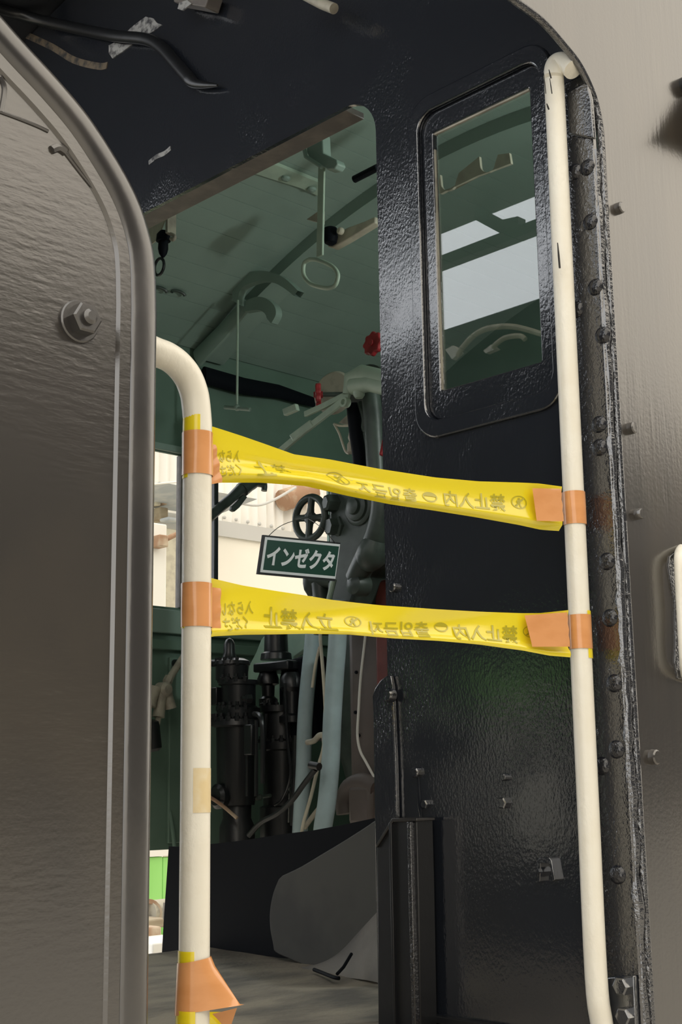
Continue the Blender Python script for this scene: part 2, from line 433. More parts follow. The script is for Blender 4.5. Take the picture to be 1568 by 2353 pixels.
# lime hoarding and yard scrap under the far wall
YG = 8.0
a, b = P(300, 1967, 1, YG), P(400, 2092, 1, YG)
hd = empty('hoarding', (a.x, YG, 0), 'lime green site hoarding seen under the far cab wall', 'hoarding')
mb = MB()
for x0, x1 in ((330, 342), (343, 374), (375, 400)):
    mb.box((P(x0, 2000, 1, YG).x, YG, 0), (P(x1, 2000, 1, YG).x, YG + 0.05, P(x0, 1970, 1, YG).z))
mb.build('panel', M['lime'], hd, bevel=0.006)
MB().box((a.x, YG - 0.02, P(350, 1968, 1, YG).z), (b.x, YG + 0.07, P(350, 1950, 1, YG).z)).build('top_rail', M['white'], hd, smooth=False)
YJ = 6.6
pc = empty('flanged_pipe', P(345, 2100, 1, YJ), 'pale flanged pipe end lying below the lime hoarding', 'pipe')
MB().tube([P(340, 2098, 1, YJ), P(340, 2098, 1, YJ) + Vector((0.7, 0.1, 0))], 0.07, 20).build('pipe_body', M['cream_dirty'], pc)
MB().lathe(P(340, 2098, 1, YJ), (-0.7, -1, 0.05), [(0, 0.08), (0.03, 0.08), (0.03, 0.055), (0.005, 0.05)], 20).build('flange', M['rust'], pc)
a, b = P(322, 2115, 1, YJ - .2), P(366, 2132, 1, YJ - .2)
o = MB().box((a.x, YJ - .2, b.z), (b.x + .05, YJ + .1, a.z)).build('timber_block', M['wood'], bevel=0.01); tag(o, 'weathered timber block stacked directly under the flanged pipe', 'block')
a, b = P(315, 2134, 1, YJ - .3), P(372, 2162, 1, YJ - .3)
o = MB().box((a.x, YJ - .3, b.z), (b.x, YJ + .1, a.z)).build('sleeper', M['rust'], bevel=0.012); tag(o, 'brown timber sleeper at the bottom of the yard scrap', 'sleeper')
a, b = P(300, 2162, 1, YJ - .4), P(400, 2172, 1, YJ - .4)
o = MB().box((a.x, YJ - .6, b.z - .02), (b.x, YJ + .3, b.z + .05)).build('slab', M['white'], bevel=0.01); tag(o, 'white slab edge carrying the sleeper and pipe', 'slab')

# ------------------------------------------------------------------ locomotive cab shell (setting)
# near side sheet with its arched entry
arch_px = [(1388, 330), (1384, 285), (1370, 220), (1338, 150), (1300, 100), (1250, 45), (1190, 0)]
arch = smoothline([P(a, b, 1, YP) for a, b in arch_px], 5)
ol = [(1.762, 1.0)] + [(1.763, 2.2)] + [(p.x, p.z) for p in arch] + [(1.40, 2.93), (1.15, 2.95), (1.15, 3.36), (4.6, 3.36), (4.6, 1.0)]
wn = fill2d('wall_near', [ol, [(2.25, 2.345), (3.85, 2.345), (3.85, 2.926), (2.25, 2.926)]], lambda x, z: Vector((x, YP, z)), (0, 0.010, 0), M['plate'], angle=30)
tag(wn, kind='structure')
# rolled edge along the arch
MB().tube([(1.7615, YP + 0.004, 1.0), (1.7625, YP + 0.004, 2.2)] + [p + Vector((-0.001, 0.004, -0.001)) for p in arch] + [(1.40, YP + .004, 2.928), (1.15, YP + .004, 2.948)], 0.0062, 8).build('edge_bead', M['gloss_lumpy'], wn)
for px, py, rr in ((1423, 480, 0.0095), (1451, 985, 0.0095), (1467, 1182, 0.0088), (1502, 1740, 0.0115)):
    c = P(px - 3, py, 1, YP)
    MB().lathe(c + Vector((0, 0.002, 0)), (0, -1, 0), [(0, rr * 1.1), (0.002, rr * 1.05), (0.011, rr), (0.013, rr * .82)], 12).build('bolt_head', M['plate'], wn)
# roof: outer shell with overhang, green boarded ceiling inside
def roofshell(x0, x1, d, th, y0, y1, n=40):
    mb = MB(); vs, fs = [], []
    for i in range(n + 1):
        y = y0 + (y1 - y0) * i / n
        for x, dd in ((x0, d), (x1, d), (x0, d + th), (x1, d + th)): vs.append((x, y, roofz(y, dd)))
    for i in range(n):
        a, b = 4 * i, 4 * i + 4
        fs += [(a, a + 1, b + 1, b), (a + 2, b + 2, b + 3, a + 3), (a, b, b + 2, a + 2), (a + 1, a + 3, b + 3, b + 1)]
    fs += [(0, 2, 3, 1), (4 * n, 4 * n + 1, 4 * n + 3, 4 * n + 2)]
    return mb.add(vs, fs)
o = roofshell(1.15, 4.65, 0.035, 0.02, 1.12, 4.04).build('ceiling_outer', M['roof']); tag(o, kind='structure')
mb = MB()
yb = 1.21
while yb < 3.97:          # tongue and groove boards running along the cab
    y1 = min(yb + 0.0785, 3.975)
    n0 = len(mb.v)
    vs = []
    for y in (yb, y1):
        for x in (1.80, 4.30): vs.append((x, y, roofz(y)))
    for y in (yb, y1):
        for x in (1.80, 4.30): vs.append((x, y, roofz(y) + 0.016))
    mb.add(vs, [(0, 1, 3, 2), (4, 6, 7, 5), (0, 4, 5, 1), (2, 3, 7, 6), (0, 2, 6, 4), (1, 5, 7, 3)])
    yb += 0.0805
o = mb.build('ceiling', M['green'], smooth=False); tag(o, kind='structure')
MB().box((1.80, 1.19, 3.33), (4.3, 1.21, 3.37)).build('eave_strip', M['green'], o)

# rear wall
def rw(y, z, x=XW): return Vector((x, y, z))
outer = [(1.19, 1.22), (3.97, 1.22)] + [(y, roofz(y, 0.03)) for y in [3.97 - 2.78 * i / 24 for i in range(25)]]
dr = 0.085
door = [(1.694, 1.22 + 0.06), (1.694, 3.035 - dr)] + [(1.694 + dr - dr * math.cos(math.radians(a)), 3.035 - dr + dr * math.sin(math.radians(a))) for a in range(10, 91, 10)]
door += [(2 * YC - y, z) for y, z in reversed(door)]
win = rrect(1.292, 2.335, 1.578, 2.935, 0.035)
wr = fill2d('wall_rear', [outer, door, win], lambda y, z: rw(y, z), (0.010, 0, 0), M['gloss'], angle=30)
tag(wr, kind='structure')
# soffit strip that thickens the head of the doorway
o = MB().box((XW + 0.010, 1.79, 3.036), (XW + 0.066, 3.38, 3.05)).build('trim_2', M['brown_edge'], bevel=0.002); tag(o, kind='structure')
# sill rail at foot of the rear wall
o = MB().obox((XW - 0.007, 1.50, 1.314), (0.007, 0, 0), (0, 0.19, 0), (0, 0, 0.006)).build('trim_3', M['black'], bevel=0.002); tag(o, kind='structure')
# window of the rear wall
w1 = empty('window_1', (XW, 1.435, 2.33), kind='structure')
def x3(lp, x): return [Vector((x, y, z)) for y, z in lp]
MB().ring(x3(rrect(1.268, 2.303, 1.604, 2.968, 0.055), XW - 0.007), x3(rrect(1.292, 2.335, 1.578, 2.935, 0.035), XW - 0.007), (0.007, 0, 0)).build('surround', M['gloss'], w1, bevel=0.003)
MB().ring(x3(rrect(1.292, 2.335, 1.578, 2.935, 0.035), XW + 0.004), x3(rrect(1.321, 2.391, 1.549, 2.892, 0.004), XW + 0.004), (0.016, 0, 0)).build('sash', M['gloss'], w1, bevel=0.003)
MB().box((XW + 0.011, 1.318, 2.388), (XW + 0.015, 1.552, 2.895)).build('glass', M['glass'], w1, smooth=False)
MB().box((XW + 0.006, 1.5475, 2.393), (XW + 0.0105, 1.5505, 2.86)).build('putty_line', M['cream_dirty'], w1, smooth=False)
MB().box((XW + 0.006, 1.323, 2.889), (XW + 0.0105, 1.5475, 2.8935)).build('putty_line', M['cream_dirty'], w1, smooth=False)
# fastenings and scars on the rear wall
for px, py, rr, n in ((908, 1350, 0.009, 14), (960, 1775, 0.009, 14), (982, 1848, 0.008, 6), (1160, 1845, 0.010, 6), (1163, 1786, 0.006, 12)):
    MB().lathe(P(px, py, 0, XW) + Vector((.001, 0, 0)), (-1, 0, 0), [(0, rr), (0.009, rr), (0.011, rr * .8)], n).build('bolt_head', M['gloss'], wr, angle=25)
MB().tube([P(961, 1785, 0, XW), P(965, 1850, 0, XW), P(968, 1880, 0, XW)], [0.003, 0.004, 0.002], 8).build('paint_run', M['gloss'], wr)
MB().tube([P(1110, 178, 0, XW), P(1010, 218, 0, XW)], 0.0012, 6).build('seam', M['black'], wr)
# chips and cable on the upper rear wall
for nm, m, pts, r in (('paint_flake', 'chip', [(342, 374), (360, 360), (378, 352), (392, 340)], 0.006), ('rust_smear', 'rust_smear', [(60, 80), (120, 108), (170, 138), (225, 152), (246, 150)], 0.009)):
    MB().tube(smoothline([P(a, b, 0, XW - .001) for a, b in pts], 4), r, 8, flat=(Vector((1, 0, 0)), 0.15)).build(nm, M[m], wr)
def blob(name, m, outline, x, parent, th=0.003):
    MB().prism([P(a, b, 0, x) for a, b in outline], (th, 0, 0)).build(name, M[m], parent, smooth=False)
blob('paint_flake', 'chip', [(292, 72), (305, 60), (318, 50), (335, 38), (352, 42), (360, 52), (372, 57), (358, 68), (345, 76), (318, 76)], XW - .002, wr)
blob('paint_flake', 'chip', [(250, 104), (262, 98), (285, 102), (303, 102), (282, 118), (258, 134), (250, 122)], XW - .002, wr)
def wallroof(a, b):
    p = P(a, b, 0, XW - .0165)
    return p if p.z < roofz(p.y, .015) else roofpt(a, b, .015)
o = MB().tube(smoothline([wallroof(a, b) for a, b in [(-40, 10), (60, 38), (160, 62), (260, 82), (335, 90), (370, 108), (400, 140), (428, 172), (450, 192), (500, 196)]], 6), [0.015] * 45 + [0.015 - 0.012 * i / 9 for i in range(10)], 12).build('conduit', M['black'])
tag(o, 'black conduit curving across the dark rear wall under the roof', 'conduit')
a = P(440, 12, 0, XW - .03)
br = empty('roof_bracket', a, 'pale chipped bracket at the roof edge above the conduit', 'bracket')
MB().obox(P(455, 2, 0, XW - .03), (0.02, 0, 0), (0, 0.06, 0.035), (0, -0.008, 0.014)).build('arm', M['brown_edge'], br, bevel=0.003)
blob('painted_end', 'chip', [(408, 20), (412, 6), (430, 0), (440, 8), (420, 24)], XW - .053, br)
o = MB().tube([P(700, -12, 0, XW - .06), P(738, 8, 0, XW - .06), P(768, 20, 0, XW - .06)], 0.011, 14).build('pipe_stub', M['cream_dirty'])
tag(o, 'short cream pipe stub poking down from the roof near the top edge', 'pipe')

# door jamb strip and channel post at the foot of the opening
a = P(858, 1930, 0, XW - .006)
js = empty('jamb_strip', (XW - .006, 1.70, ZF), 'narrow black strip with rounded top fixed on the doorway jamb', 'strip')
q = XW - .010
prof = [P(862, 1935, 0, q), P(860, 1800, 0, q), P(858, 1640, 0, q), P(856, 1600, 0, q), P(862, 1582, 0, q), P(874, 1564, 0, q), P(888, 1553, 0, q), P(898, 1552, 0, q), P(903, 1580, 0, q), P(910, 1750, 0, q), P(914, 1935, 0, q)]
prof[0].z = prof[-1].z = ZF
MB().prism(prof, (0.008, 0, 0)).build('strip_plate', M['gloss'], js, bevel=0.0015)
MB().lathe(P(899, 1598, 0, q), (-1, 0, 0), [(-.002, 0.013), (0.006, 0.013), (0.012, 0.009), (0.012, 0.004)], 16).build('stud', M['gloss'], js)
MB().tube([P(901, 1620, 0, q), P(908, 1780, 0, q), P(911, 1925, 0, q)], 0.0022, 6).build('weld_bead', M['gloss'], js)
ch = empty('channel_post', (XW - .03, 1.66, ZF), 'black folded channel post with sloping top at the doorway foot', 'post')
x0 = XW - .052
pl = [P(870, 2400, 0, x0), P(868, 2200, 0, x0), P(866, 1945, 0, x0), P(903, 1886, 0, x0), P(958, 1884, 0, x0), P(962, 2050, 0, x0), P(968, 2400, 0, x0)]
for k in (0, -1): pl[k].z = ZF
MB().prism(pl, (0.041, 0, 0)).build('channel', M['black'], ch, bevel=0.002)
yl = P(906, 2100, 0, x0).y; yr = P(953, 2100, 0, x0).y
MB().box((x0 - .006, yl - .003, ZF), (x0 + .002, yl + .003, P(906, 1890, 0, x0).z)).build('rib', M['black'], ch, bevel=0.0015)
MB().box((x0 - .011, yr - .006, ZF), (x0 + .002, yr + .003, P(953, 1888, 0, x0).z)).build('rib', M['gloss_lumpy'], ch, bevel=0.0015)
MB().prism([P(866, 1948, 0, x0 - .004), P(903, 1889, 0, x0 - .004), P(958, 1887, 0, x0 - .004), P(958, 1880, 0, x0 - .004), P(901, 1880, 0, x0 - .004), P(863, 1942, 0, x0 - .004)], (0.046, 0, 0)).build('cap_edge', M['bead'], ch, bevel=0.001)
lt = empty('latch_bracket', P(1255, 2030, 0, XW), 'small black latch bracket with nut on the lower rear panel', 'bracket')
lp = [P(a, b, 0, XW - .012) for a, b in [(1236, 2025), (1234, 1978), (1240, 1970), (1262, 1970), (1268, 1978), (1276, 2022), (1270, 2026), (1264, 1986), (1243, 1984), (1241, 2026)]]
MB().prism(lp, (0.014, 0, 0)).build('folded_plate', M['gloss'], lt, bevel=0.001)
MB().lathe(P(1248, 2002, 0, XW), (-1, 0, 0), [(-.001, .009), (.011, .009), (.011, .005), (.018, .005)], 6).build('nut', M['gloss'], lt, angle=20)

# riveted corner angle
ca = empty('trim_4', (XW - .006, 1.23, 1.1), kind='structure')
stripz = 2.86
mb = MB().box((XW - 0.012, 1.183, 1.1), (XW - 0.0005, 1.272, stripz))
mb.build('corner_strip', M['gloss_lumpy'], ca, bevel=0.003)
riv = None
spots = [(1350, 385), (1357, 510), (1368, 660), (1385, 770), (1377, 975), (1378, 1028), (1395, 1290), (1402, 1420), (1412, 1570), (1417, 1722), (1325, 712), (1384, 1760), (1420, 2010), (1348, 300), (1322, 395)]
for px, py in spots:
    p = P(px, py, 0, XW - .012)
    if riv is None:
        vs = MB().lathe((0, 0, 0), (-1, 0, 0), [(-.001, .0145), (.002, .0138), (.005, .0105), (.0068, .006), (.0074, .001)], 16)
        me_o = vs.build('rivet', M['rivet'], None); me_o.location = p - wloc(ca); me_o.parent = ca; riv = me_o
        vs2 = me_o.data
    else:
        c = riv.copy(); c.parent = ca; c.location = p - wloc(ca); COL.objects.link(c)
# recompute rivet mesh origin so that it sits on the strip
for v in riv.data.vertices: v.co.x -= 0.0028
for v in riv.data.vertices: v.co.z -= 0.0145
# ragged weld along the corner
pts, rs = [], []
for i in range(70):
    z = 1.15 + i * (2.72 - 1.15) / 69
    pts.append((XW - .004 + random.uniform(-.002, .002), 1.186 + random.uniform(-.0015, .0015), z)); rs.append(0.005 + random.uniform(0, .0045))
MB().tube(pts, rs, 8).build('weld_bead', M['gloss_lumpy'], ca)
cp = [P(a, b, 0, XW - .012) for a, b in [(1312, 312), (1309, 215), (1355, 190), (1366, 230), (1373, 322)]]
MB().prism(cp, (-0.008, 0, 0)).build('cover_plate', M['gloss_lumpy'], ca, bevel=0.003)
bp = empty('corner_bracket', P(1440, 2353, 0, XW - .012), 'black corner bracket with two hex bolts at the bottom right', 'bracket')
bq = [P(a, b, 0, XW - .013) for a, b in [(1409, 2420), (1404, 2244), (1466, 2240), (1474, 2420)]]
MB().prism(bq, (-0.010, 0, 0)).build('bracket_plate', M['gloss'], bp, bevel=0.002)
for px, py in ((1436, 2265), (1442, 2335)):
    MB().lathe(P(px, py, 0, XW - .023), (-1, 0, 0), [(-.001, .0135), (.012, .0135), (.014, .011)], 6).build('hex_bolt', M['gloss'], bp, angle=20)

# far side wall with its windows
zs, zt = 2.345, 2.926
xa, xb = 1.9, 3.78
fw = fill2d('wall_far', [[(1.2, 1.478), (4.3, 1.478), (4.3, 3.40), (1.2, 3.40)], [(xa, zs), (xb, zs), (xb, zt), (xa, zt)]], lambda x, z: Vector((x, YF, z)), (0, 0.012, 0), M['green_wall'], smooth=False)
tag(fw, kind='structure')
MB().box((1.6, YF - .022, zs - .10), (4.2, YF, zs - .012)).build('sill_rail', M['green_light'] if False else M['green'], fw, bevel=0.004)
MB().box((1.6, YF - .030, zs - .16), (4.2, YF, zs - .125)).build('ledge', M['green_wall'], fw, bevel=0.003)
MB().box((2.96, YF - .014, 1.50), (3.02, YF, 2.16)).build('batten', M['green_wall'], fw, bevel=0.003)
MB().box((1.6, YF - .02, zt + .004), (4.2, YF, zt + .03)).build('head_rail', M['green'], fw, bevel=0.003)
w2 = empty('window_2', (2.8, YF, zs), kind='structure')
xm0 = P(417, 1250, 1, YF).x; xm1 = P(491, 1250, 1, YF).x
MB().box((xm0 - .012, YF - .01, zs), (xm0 + .010, YF + .02, zt)).build('mullion', M['brown_edge'], w2, bevel=0.002)
MB().box((xm1 - .012, YF - .02, zs), (xm1 + .008, YF + .02, zt)).build('mullion', M['black'], w2, bevel=0.002)
MB().box((xa, YF + .004, zs), (xm1, YF + .006, zt)).build('glass', M['glass_thin'], w2, smooth=False)
o = MB().tube([P(468, 862, 1, YF - .03), P(560, 888, 1, YF - .03), P(640, 900, 1, YF - .03), P(722, 925, 1, YF - .03)], [.036, .036, .03, .022], 10, flat=(Vector((0, 1, 0)), .5)).build('dark_gap_strip', M['matt_black'])  # black strip put in for the dark gap between wall and ceiling
tag(o, 'added black strip for the dark duct along the top of the far cab wall', 'gap')
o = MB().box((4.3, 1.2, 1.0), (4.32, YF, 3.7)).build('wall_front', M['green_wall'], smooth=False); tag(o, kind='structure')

# added fill lamp, out of view on the near wall, brightens the ceiling
bl = empty('added_fill_lamp', (3.1, 1.19, 2.98), 'small added fill lamp on the inner side of the near cab wall', 'lamp')
MB().lathe((3.1, 1.19, 3.05), (0, 1, 0), [(0, .07), (.03, .07), (.035, .06)], 24).build('fill_lamp_base', M['green'], bl)
dm = bpy.data.materials.new('fill_lamp_glass'); dm.use_nodes = True
dm.node_tree.nodes['Principled BSDF'].inputs['Emission Color'].default_value = (0.86, 1.0, 0.96, 1)
dm.node_tree.nodes['Principled BSDF'].inputs['Emission Strength'].default_value = 9.0
MB().lathe((3.1, 1.225, 3.05), (0, 1, 0), [(0, .055), (.02, .054), (.045, .042), (.06, .02), (.064, .002)], 24).build('fill_lamp_dome', dm, bl)
ld = bpy.data.lights.new('fill_light', 'POINT'); ld.energy = 29; ld.color = (0.93, 1.0, 0.95); ld.shadow_soft_size = 0.05
lo_ = bpy.data.objects.new('fill_light', ld); COL.objects.link(lo_); lo_.parent = bl; lo_.location = (0, .17, .07)

# footplate
mb = MB()
def patch(x0, x1, y0, y1, n=30, amp=0.006, zf=lambda x, y: ZF):
    vs, fs = [], []
    for i in range(n + 1):
        for j in range(n + 1):
            x = x0 + (x1 - x0) * i / n; y = y0 + (y1 - y0) * j / n
            vs.append((x, y, zf(x, y) + amp * noise.noise(Vector((x * 6, y * 6, 0.3)))))
    for i in range(n):
        for j in range(n):
            a = i * (n + 1) + j
            fs.append((a, a + n + 1, a + n + 2, a + 1))
    return vs, fs
vs, fs = patch(0.93, 2.25, 1.19, 2.79, 40)
mb.add(vs, fs)
mb.box((0.93, 1.19, ZF - .06), (2.25, 2.785, ZF - .012))
o = mb.build('floor', M['floor']); tag(o, kind='structure')
o = MB().box((2.25, 1.19, ZF - .06), (4.3, 2.785, ZF - .003)).box((2.95, 2.785, ZF - .06), (4.3, YF, ZF - .003)).build('floor_inner', M['floor'], smooth=False); tag(o, kind='structure')
# sloping ash-covered plate up to the grey shield
XS = 2.14
r0, r1, r2, r3 = P(690, 2225, 2, ZF), P(990, 2290, 2, ZF), P(960, 2000, 0, XS), P(768, 2205, 0, XS)
mb = MB(); vs, fs = [], []
n = 16
for i in range(n + 1):
    for j in range(n + 1):
        u, v = i / n, j / n
        p = (r0 * (1 - u) + r1 * u) * (1 - v) + (r3 * (1 - u) + r2 * u) * v
        p.z += 0.006 * noise.noise(p * 8) + 0.003
        vs.append(p)
for i in range(n):
    for j in range(n):
        a = i * (n + 1) + j
        fs.append((a, a + n + 1, a + n + 2, a + 1))
o = mb.add(vs, fs).build('ramp_plate', M['ash']); tag(o, 'ash-dusted sloping floor plate rising toward the grey shield', 'plate')
o = MB().tube(smoothline([P(a, b, 2, ZF + .012) for a, b in [(722, 2228), (740, 2235), (768, 2246), (780, 2248)]], 5), 0.004, 7).build('twig', M['matt_black']); tag(o, 'dark twig lying on the footplate below the grey shield', 'twig')
o = MB().tube([P(775, 2238, 2, ZF + .02), P(790, 2222, 2, ZF + .03), P(808, 2192, 2, ZF + .05)], 0.0035, 7).build('poker_rod', M['matt_black']); tag(o, 'short dark rod on the ash slope right of the twig', 'rod')

# black guard panel and grey rounded shield
XB = 2.20
top = [P(a, b, 0, XB) for a, b in [(388, 1945), (410, 1946), (440, 1943), (500, 1938), (560, 1931), (640, 1918), (720, 1908), (780, 1897), (860, 1880)]]
bot = [Vector((XB, top[-1].y, ZF - .02)), Vector((XB, P(372, 2200, 0, XB).y, ZF - .03)), P(376, 2120, 0, XB)]
o = MB().prism(top + bot, (0.01, 0, 0)).build('guard_panel', M['matt_black'], smooth=False); tag(o, 'flat black guard panel standing on the footplate behind the ivory rail', 'panel')
pts = smoothline([P(a, b, 0, XS) for a, b in [(1000, 1800), (870, 1880), (840, 1900), (790, 1932), (740, 1962), (690, 1992), (648, 2012)]], 3) + smoothline([P(a, b, 0, XS) for a, b in [(640, 2020), (628, 2050), (620, 2090), (620, 2130), (627, 2170), (632, 2188), (660, 2202), (690, 2215), (720, 2224)]], 3)
pts += [Vector((XS, P(760, 2230, 0, XS).y, ZF - .01)), Vector((XS, pts[0].y, ZF - .01))]
o = MB().prism(pts, (0.012, 0, 0)).build('fire_shield', M['shield'], bevel=0.003); tag(o, 'grey dusty steel shield with rounded left edge on the footplate', 'shield')

# ------------------------------------------------------------------ tender
td = empty('tender', (0.3, YC, 0.9), 'black tender with beaded curved front edge filling the left side', 'tender')
edge_px = [(-60, -30), (0, 40), (60, 108), (130, 184), (200, 268), (262, 362), (305, 440), (332, 508), (350, 580), (356, 650)]
epts = smoothline([P(a, b, 1, YP) for a, b in edge_px], 4)
epts = [p for p in epts]
xe = P(357, 760, 1, YP).x
epts += [Vector((xe, YP, z)) for z in (2.22, 2.15, 2.0, 1.8, 1.6, 1.4, 1.2, 1.0)]
ol = [(p.x, p.z) for p in epts] + [(-1.6, 1.0), (-1.6, 2.6), (epts[0].x, 2.62)]
fill2d('side_plate', [ol], lambda x, z: Vector((x, YP, z)), (0, 0.012, 0), M['tender'], td, angle=30)
def alongedge(offs_list, name, m, closed=False):
    """sweep a section (inset from the edge, outward projection) along the tender edge"""
    vs, fs = [], []
    N = len(epts); K = len(offs_list)
    for i in range(N):
        a = epts[max(i - 1, 0)]; b = epts[min(i + 1, N - 1)]
        t = (b - a).normalized()
        nrm = Vector((t.z, 0, -t.x))
        if nrm.x > 0: nrm = -nrm
        for ins, out in offs_list: vs.append(epts[i] + nrm * ins + Vector((0, -out, 0)))
    for i in range(N - 1):
        for k in range(K - (0 if closed else 1)):
            k2 = (k + 1) % K
            fs.append((i * K + k, i * K + k2, (i + 1) * K + k2, (i + 1) * K + k))
    return MB().add(vs, fs).build(name, m, td, angle=50)
half = [(0.0185 - 0.0185 * math.cos(math.radians(a)), 0.011 * math.sin(math.radians(a))) for a in range(0, 181, 15)]
alongedge([(0.0, -0.012)] + half, 'edge_beading', M['bead'])
alongedge([(0.034, 0.0), (0.036, 0.004), (0.050, 0.004), (0.053, 0.0)], 'backing_strip', M['tender'])
c = P(180, 740, 1, YP)
bt = MB().lathe(c, (0, -1, 0), [(-.002, .0235), (.003, .0235), (.0045, .022)], 28).build('washer', M['bead'], td)
MB().lathe(c + Vector((0, -.004, 0)), (0, -1, 0), [(0, .0178), (.014, .0178), (.016, .0155)], 6).build('hex_nut', M['bead'], bt, angle=20)
MB().lathe(c + Vector((0, -.018, 0)), (0, -1, 0), [(0, .0085), (.006, .0085), (.009, .005)], 16).build('stud_end', M['bead'], bt)
for pts, r in (([(-20, 250), (40, 272), (85, 290), (110, 302)], 0.0022), ([(118, 345), (134, 340), (150, 350)], 0.005), ([(148, 350), (185, 398), (222, 444)], 0.0022), ([(0, 178), (10, 205), (2, 258)], 0.003)):
    MB().tube(smoothline([P(a, b, 1, YP) for a, b in pts], 4), r, 7).build('weld_scar', M['bead'], td)
fill2d('front_plate', [[(1.2, 0.9), (3.9, 0.9), (3.9, 3.105), (1.6, 3.105), (1.2, 2.5)]], lambda y, z: Vector((0.45, y, z)), (-0.012, 0, 0), M['black'], td, smooth=False)
def RM(px, py, x):
    h = P(px, py, 0, XW); d = (h - CAM); d.x = -d.x
    return h + d * ((x - h.x) / d.x)
MB().tube(smoothline([RM(a, b, .475) for a, b in [(1040, 815), (1050, 798), (1080, 766), (1115, 750), (1170, 747), (1235, 764)]], 5), .009, 10).build('coal_door_pipe', M['cream'], td)
MB().tube(smoothline([RM(a, b, .475) for a, b in [(1122, 795), (1135, 782), (1155, 771), (1185, 768), (1196, 776)]], 5), .008, 10).build('coal_door_pipe', M['cream'], td)
for q5 in ([(1012, 800), (1030, 790), (1046, 806), (1028, 822)], [(1100, 802), (1118, 788), (1130, 797), (1105, 808)]):
    MB().prism([RM(a, b, .47) for a, b in q5], (-.02, 0, 0)).build('mirrored_pale_piece', M['white'], td, smooth=False)  # pale pieces added as the light patches mirrored in the window glass
MB().prism([RM(a, b, .50) for a, b in [(1130, 1640), (1300, 1600), (1300, 1960), (1150, 1960)]], (-.05, 0, 0)).build('added_pale_panel', M['white'], td, smooth=False)  # pale panel added for the grey patch mirrored in the rear wall
MB().prism([RM(a, b, .50) for a, b in [(1075, 1520), (1265, 1490), (1270, 1600), (1120, 1640)]], (-.05, 0, 0)).build('added_green_panel', M['lime'], td, smooth=False)  # green panel added for the green patch mirrored in the rear wall
vs, fs = [], []
n = 30
for i in range(n + 1):
    for j in range(n + 1):
        x = -1.6 + 2.04 * i / n; y = 1.3 + 2.5 * j / n
        vs.append((x, y, 2.55 + 0.42 * math.sin(math.pi * j / n) * min(1, (0.45 - x) * 3) + 0.06 * noise.noise(Vector((x * 5, y * 5, 0)))))
for i in range(n):
    for j in range(n):
        a = i * (n + 1) + j
        fs.append((a, a + n + 1, a + n + 2, a + 1))
o = MB().add(vs, fs).build('coal', M['coal']); tag(o, 'heap of black coal on the tender behind its front plate', 'coal', kind='stuff')

# ------------------------------------------------------------------ handrails
YR, RR = 1.234, 0.0172
def cylpatch(x, y, z0, z1, a0, a1, r, n=14, tilt=None):
    """strip of a pole's surface; angles from the direction facing the viewer's side, positive toward +X"""
    base = math.atan2(-y, -x)
    vs, fs = [], []
    for i in range(n + 1):
        a = base + math.radians(a0 + (a1 - a0) * i / n)
        for z in (z0, z1): vs.append((x + r * math.cos(a), y + r * math.sin(a), z))
    for i in range(n): fs.append((2 * i, 2 * i + 2, 2 * i + 3, 2 * i + 1))
    return vs, fs
XL = P(451, 1500, 1, YR).x
hl = empty('handrail', (XL, YR, 1.2), 'ivory handrail with bent top rising at the tender edge', 'handrail')
zbend = P(452, 975, 1, YR).z
lp = [Vector((XL, YR, 1.1)), Vector((XL, YR, 1.6)), Vector((XL, YR, zbend))]
lp += [P(a, b, 1, YR) for a, b in [(451, 935), (446, 903), (433, 868), (412, 840), (386, 820), (356, 808), (320, 792), (250, 765)]]
lp = [lp[0], lp[1]] + smoothline(lp[2:], 6)
MB().tube(lp, RR, 28).build('tube', M['ivory'], hl)
zz = lambda py, x=XL, y=YR: P(450, py, 1, YR - RR).z
vs, fs = cylpatch(XL, YR, zz(1868), zz(1765), -8, 85, RR + .0004)
MB().add(vs, fs).build('glue_stain', M['stain'], hl)

XRt, XRb = P(1275, 205, 1, YR), P(1371, 2255, 1, YR)
hr = empty('handrail', (XRb.x, YR, 1.2), 'ivory handrail with hooked top in front of the riveted corner', 'handrail')
rp_ = [P(1396, 2440, 1, YR), P(1384, 2355, 1, YR)]
rp_ += [XRb.lerp(XRt, k / 6 + .005) for k in range(0, 6)] + [XRt]
rp_ += [P(a, b, 1, YR - .004) for a, b in [(1273, 175), (1276, 152)]] + [P(1287, 143, 1, YR - .012), P(1302, 146, 1, YR - .025), P(1318, 160, 1, YR - .04)]
MB().tube(smoothline(rp_, 5), RR * 0.97, 28).build('tube', M['ivory'], hr)
for px, y0, y1, ww in ((1282, 558, 616, .0018), (1262, 160, 180, .0014), (1264, 180, 215, .0010), (1250, 165, 215, .0008), (1293, 130, 140, .0016), (1257, 238, 252, .0016)):
    pa, pb = P(px, y0, 1, YR - RR - .0004), P(px + 5, y1, 1, YR - RR - .0004)
    d1 = (CAM - pa).normalized()
    MB().tube([pa, (pa + pb) / 2, pb], [ww * .5, ww, ww], 6).build('paint_chip', M['scratch'], hr)

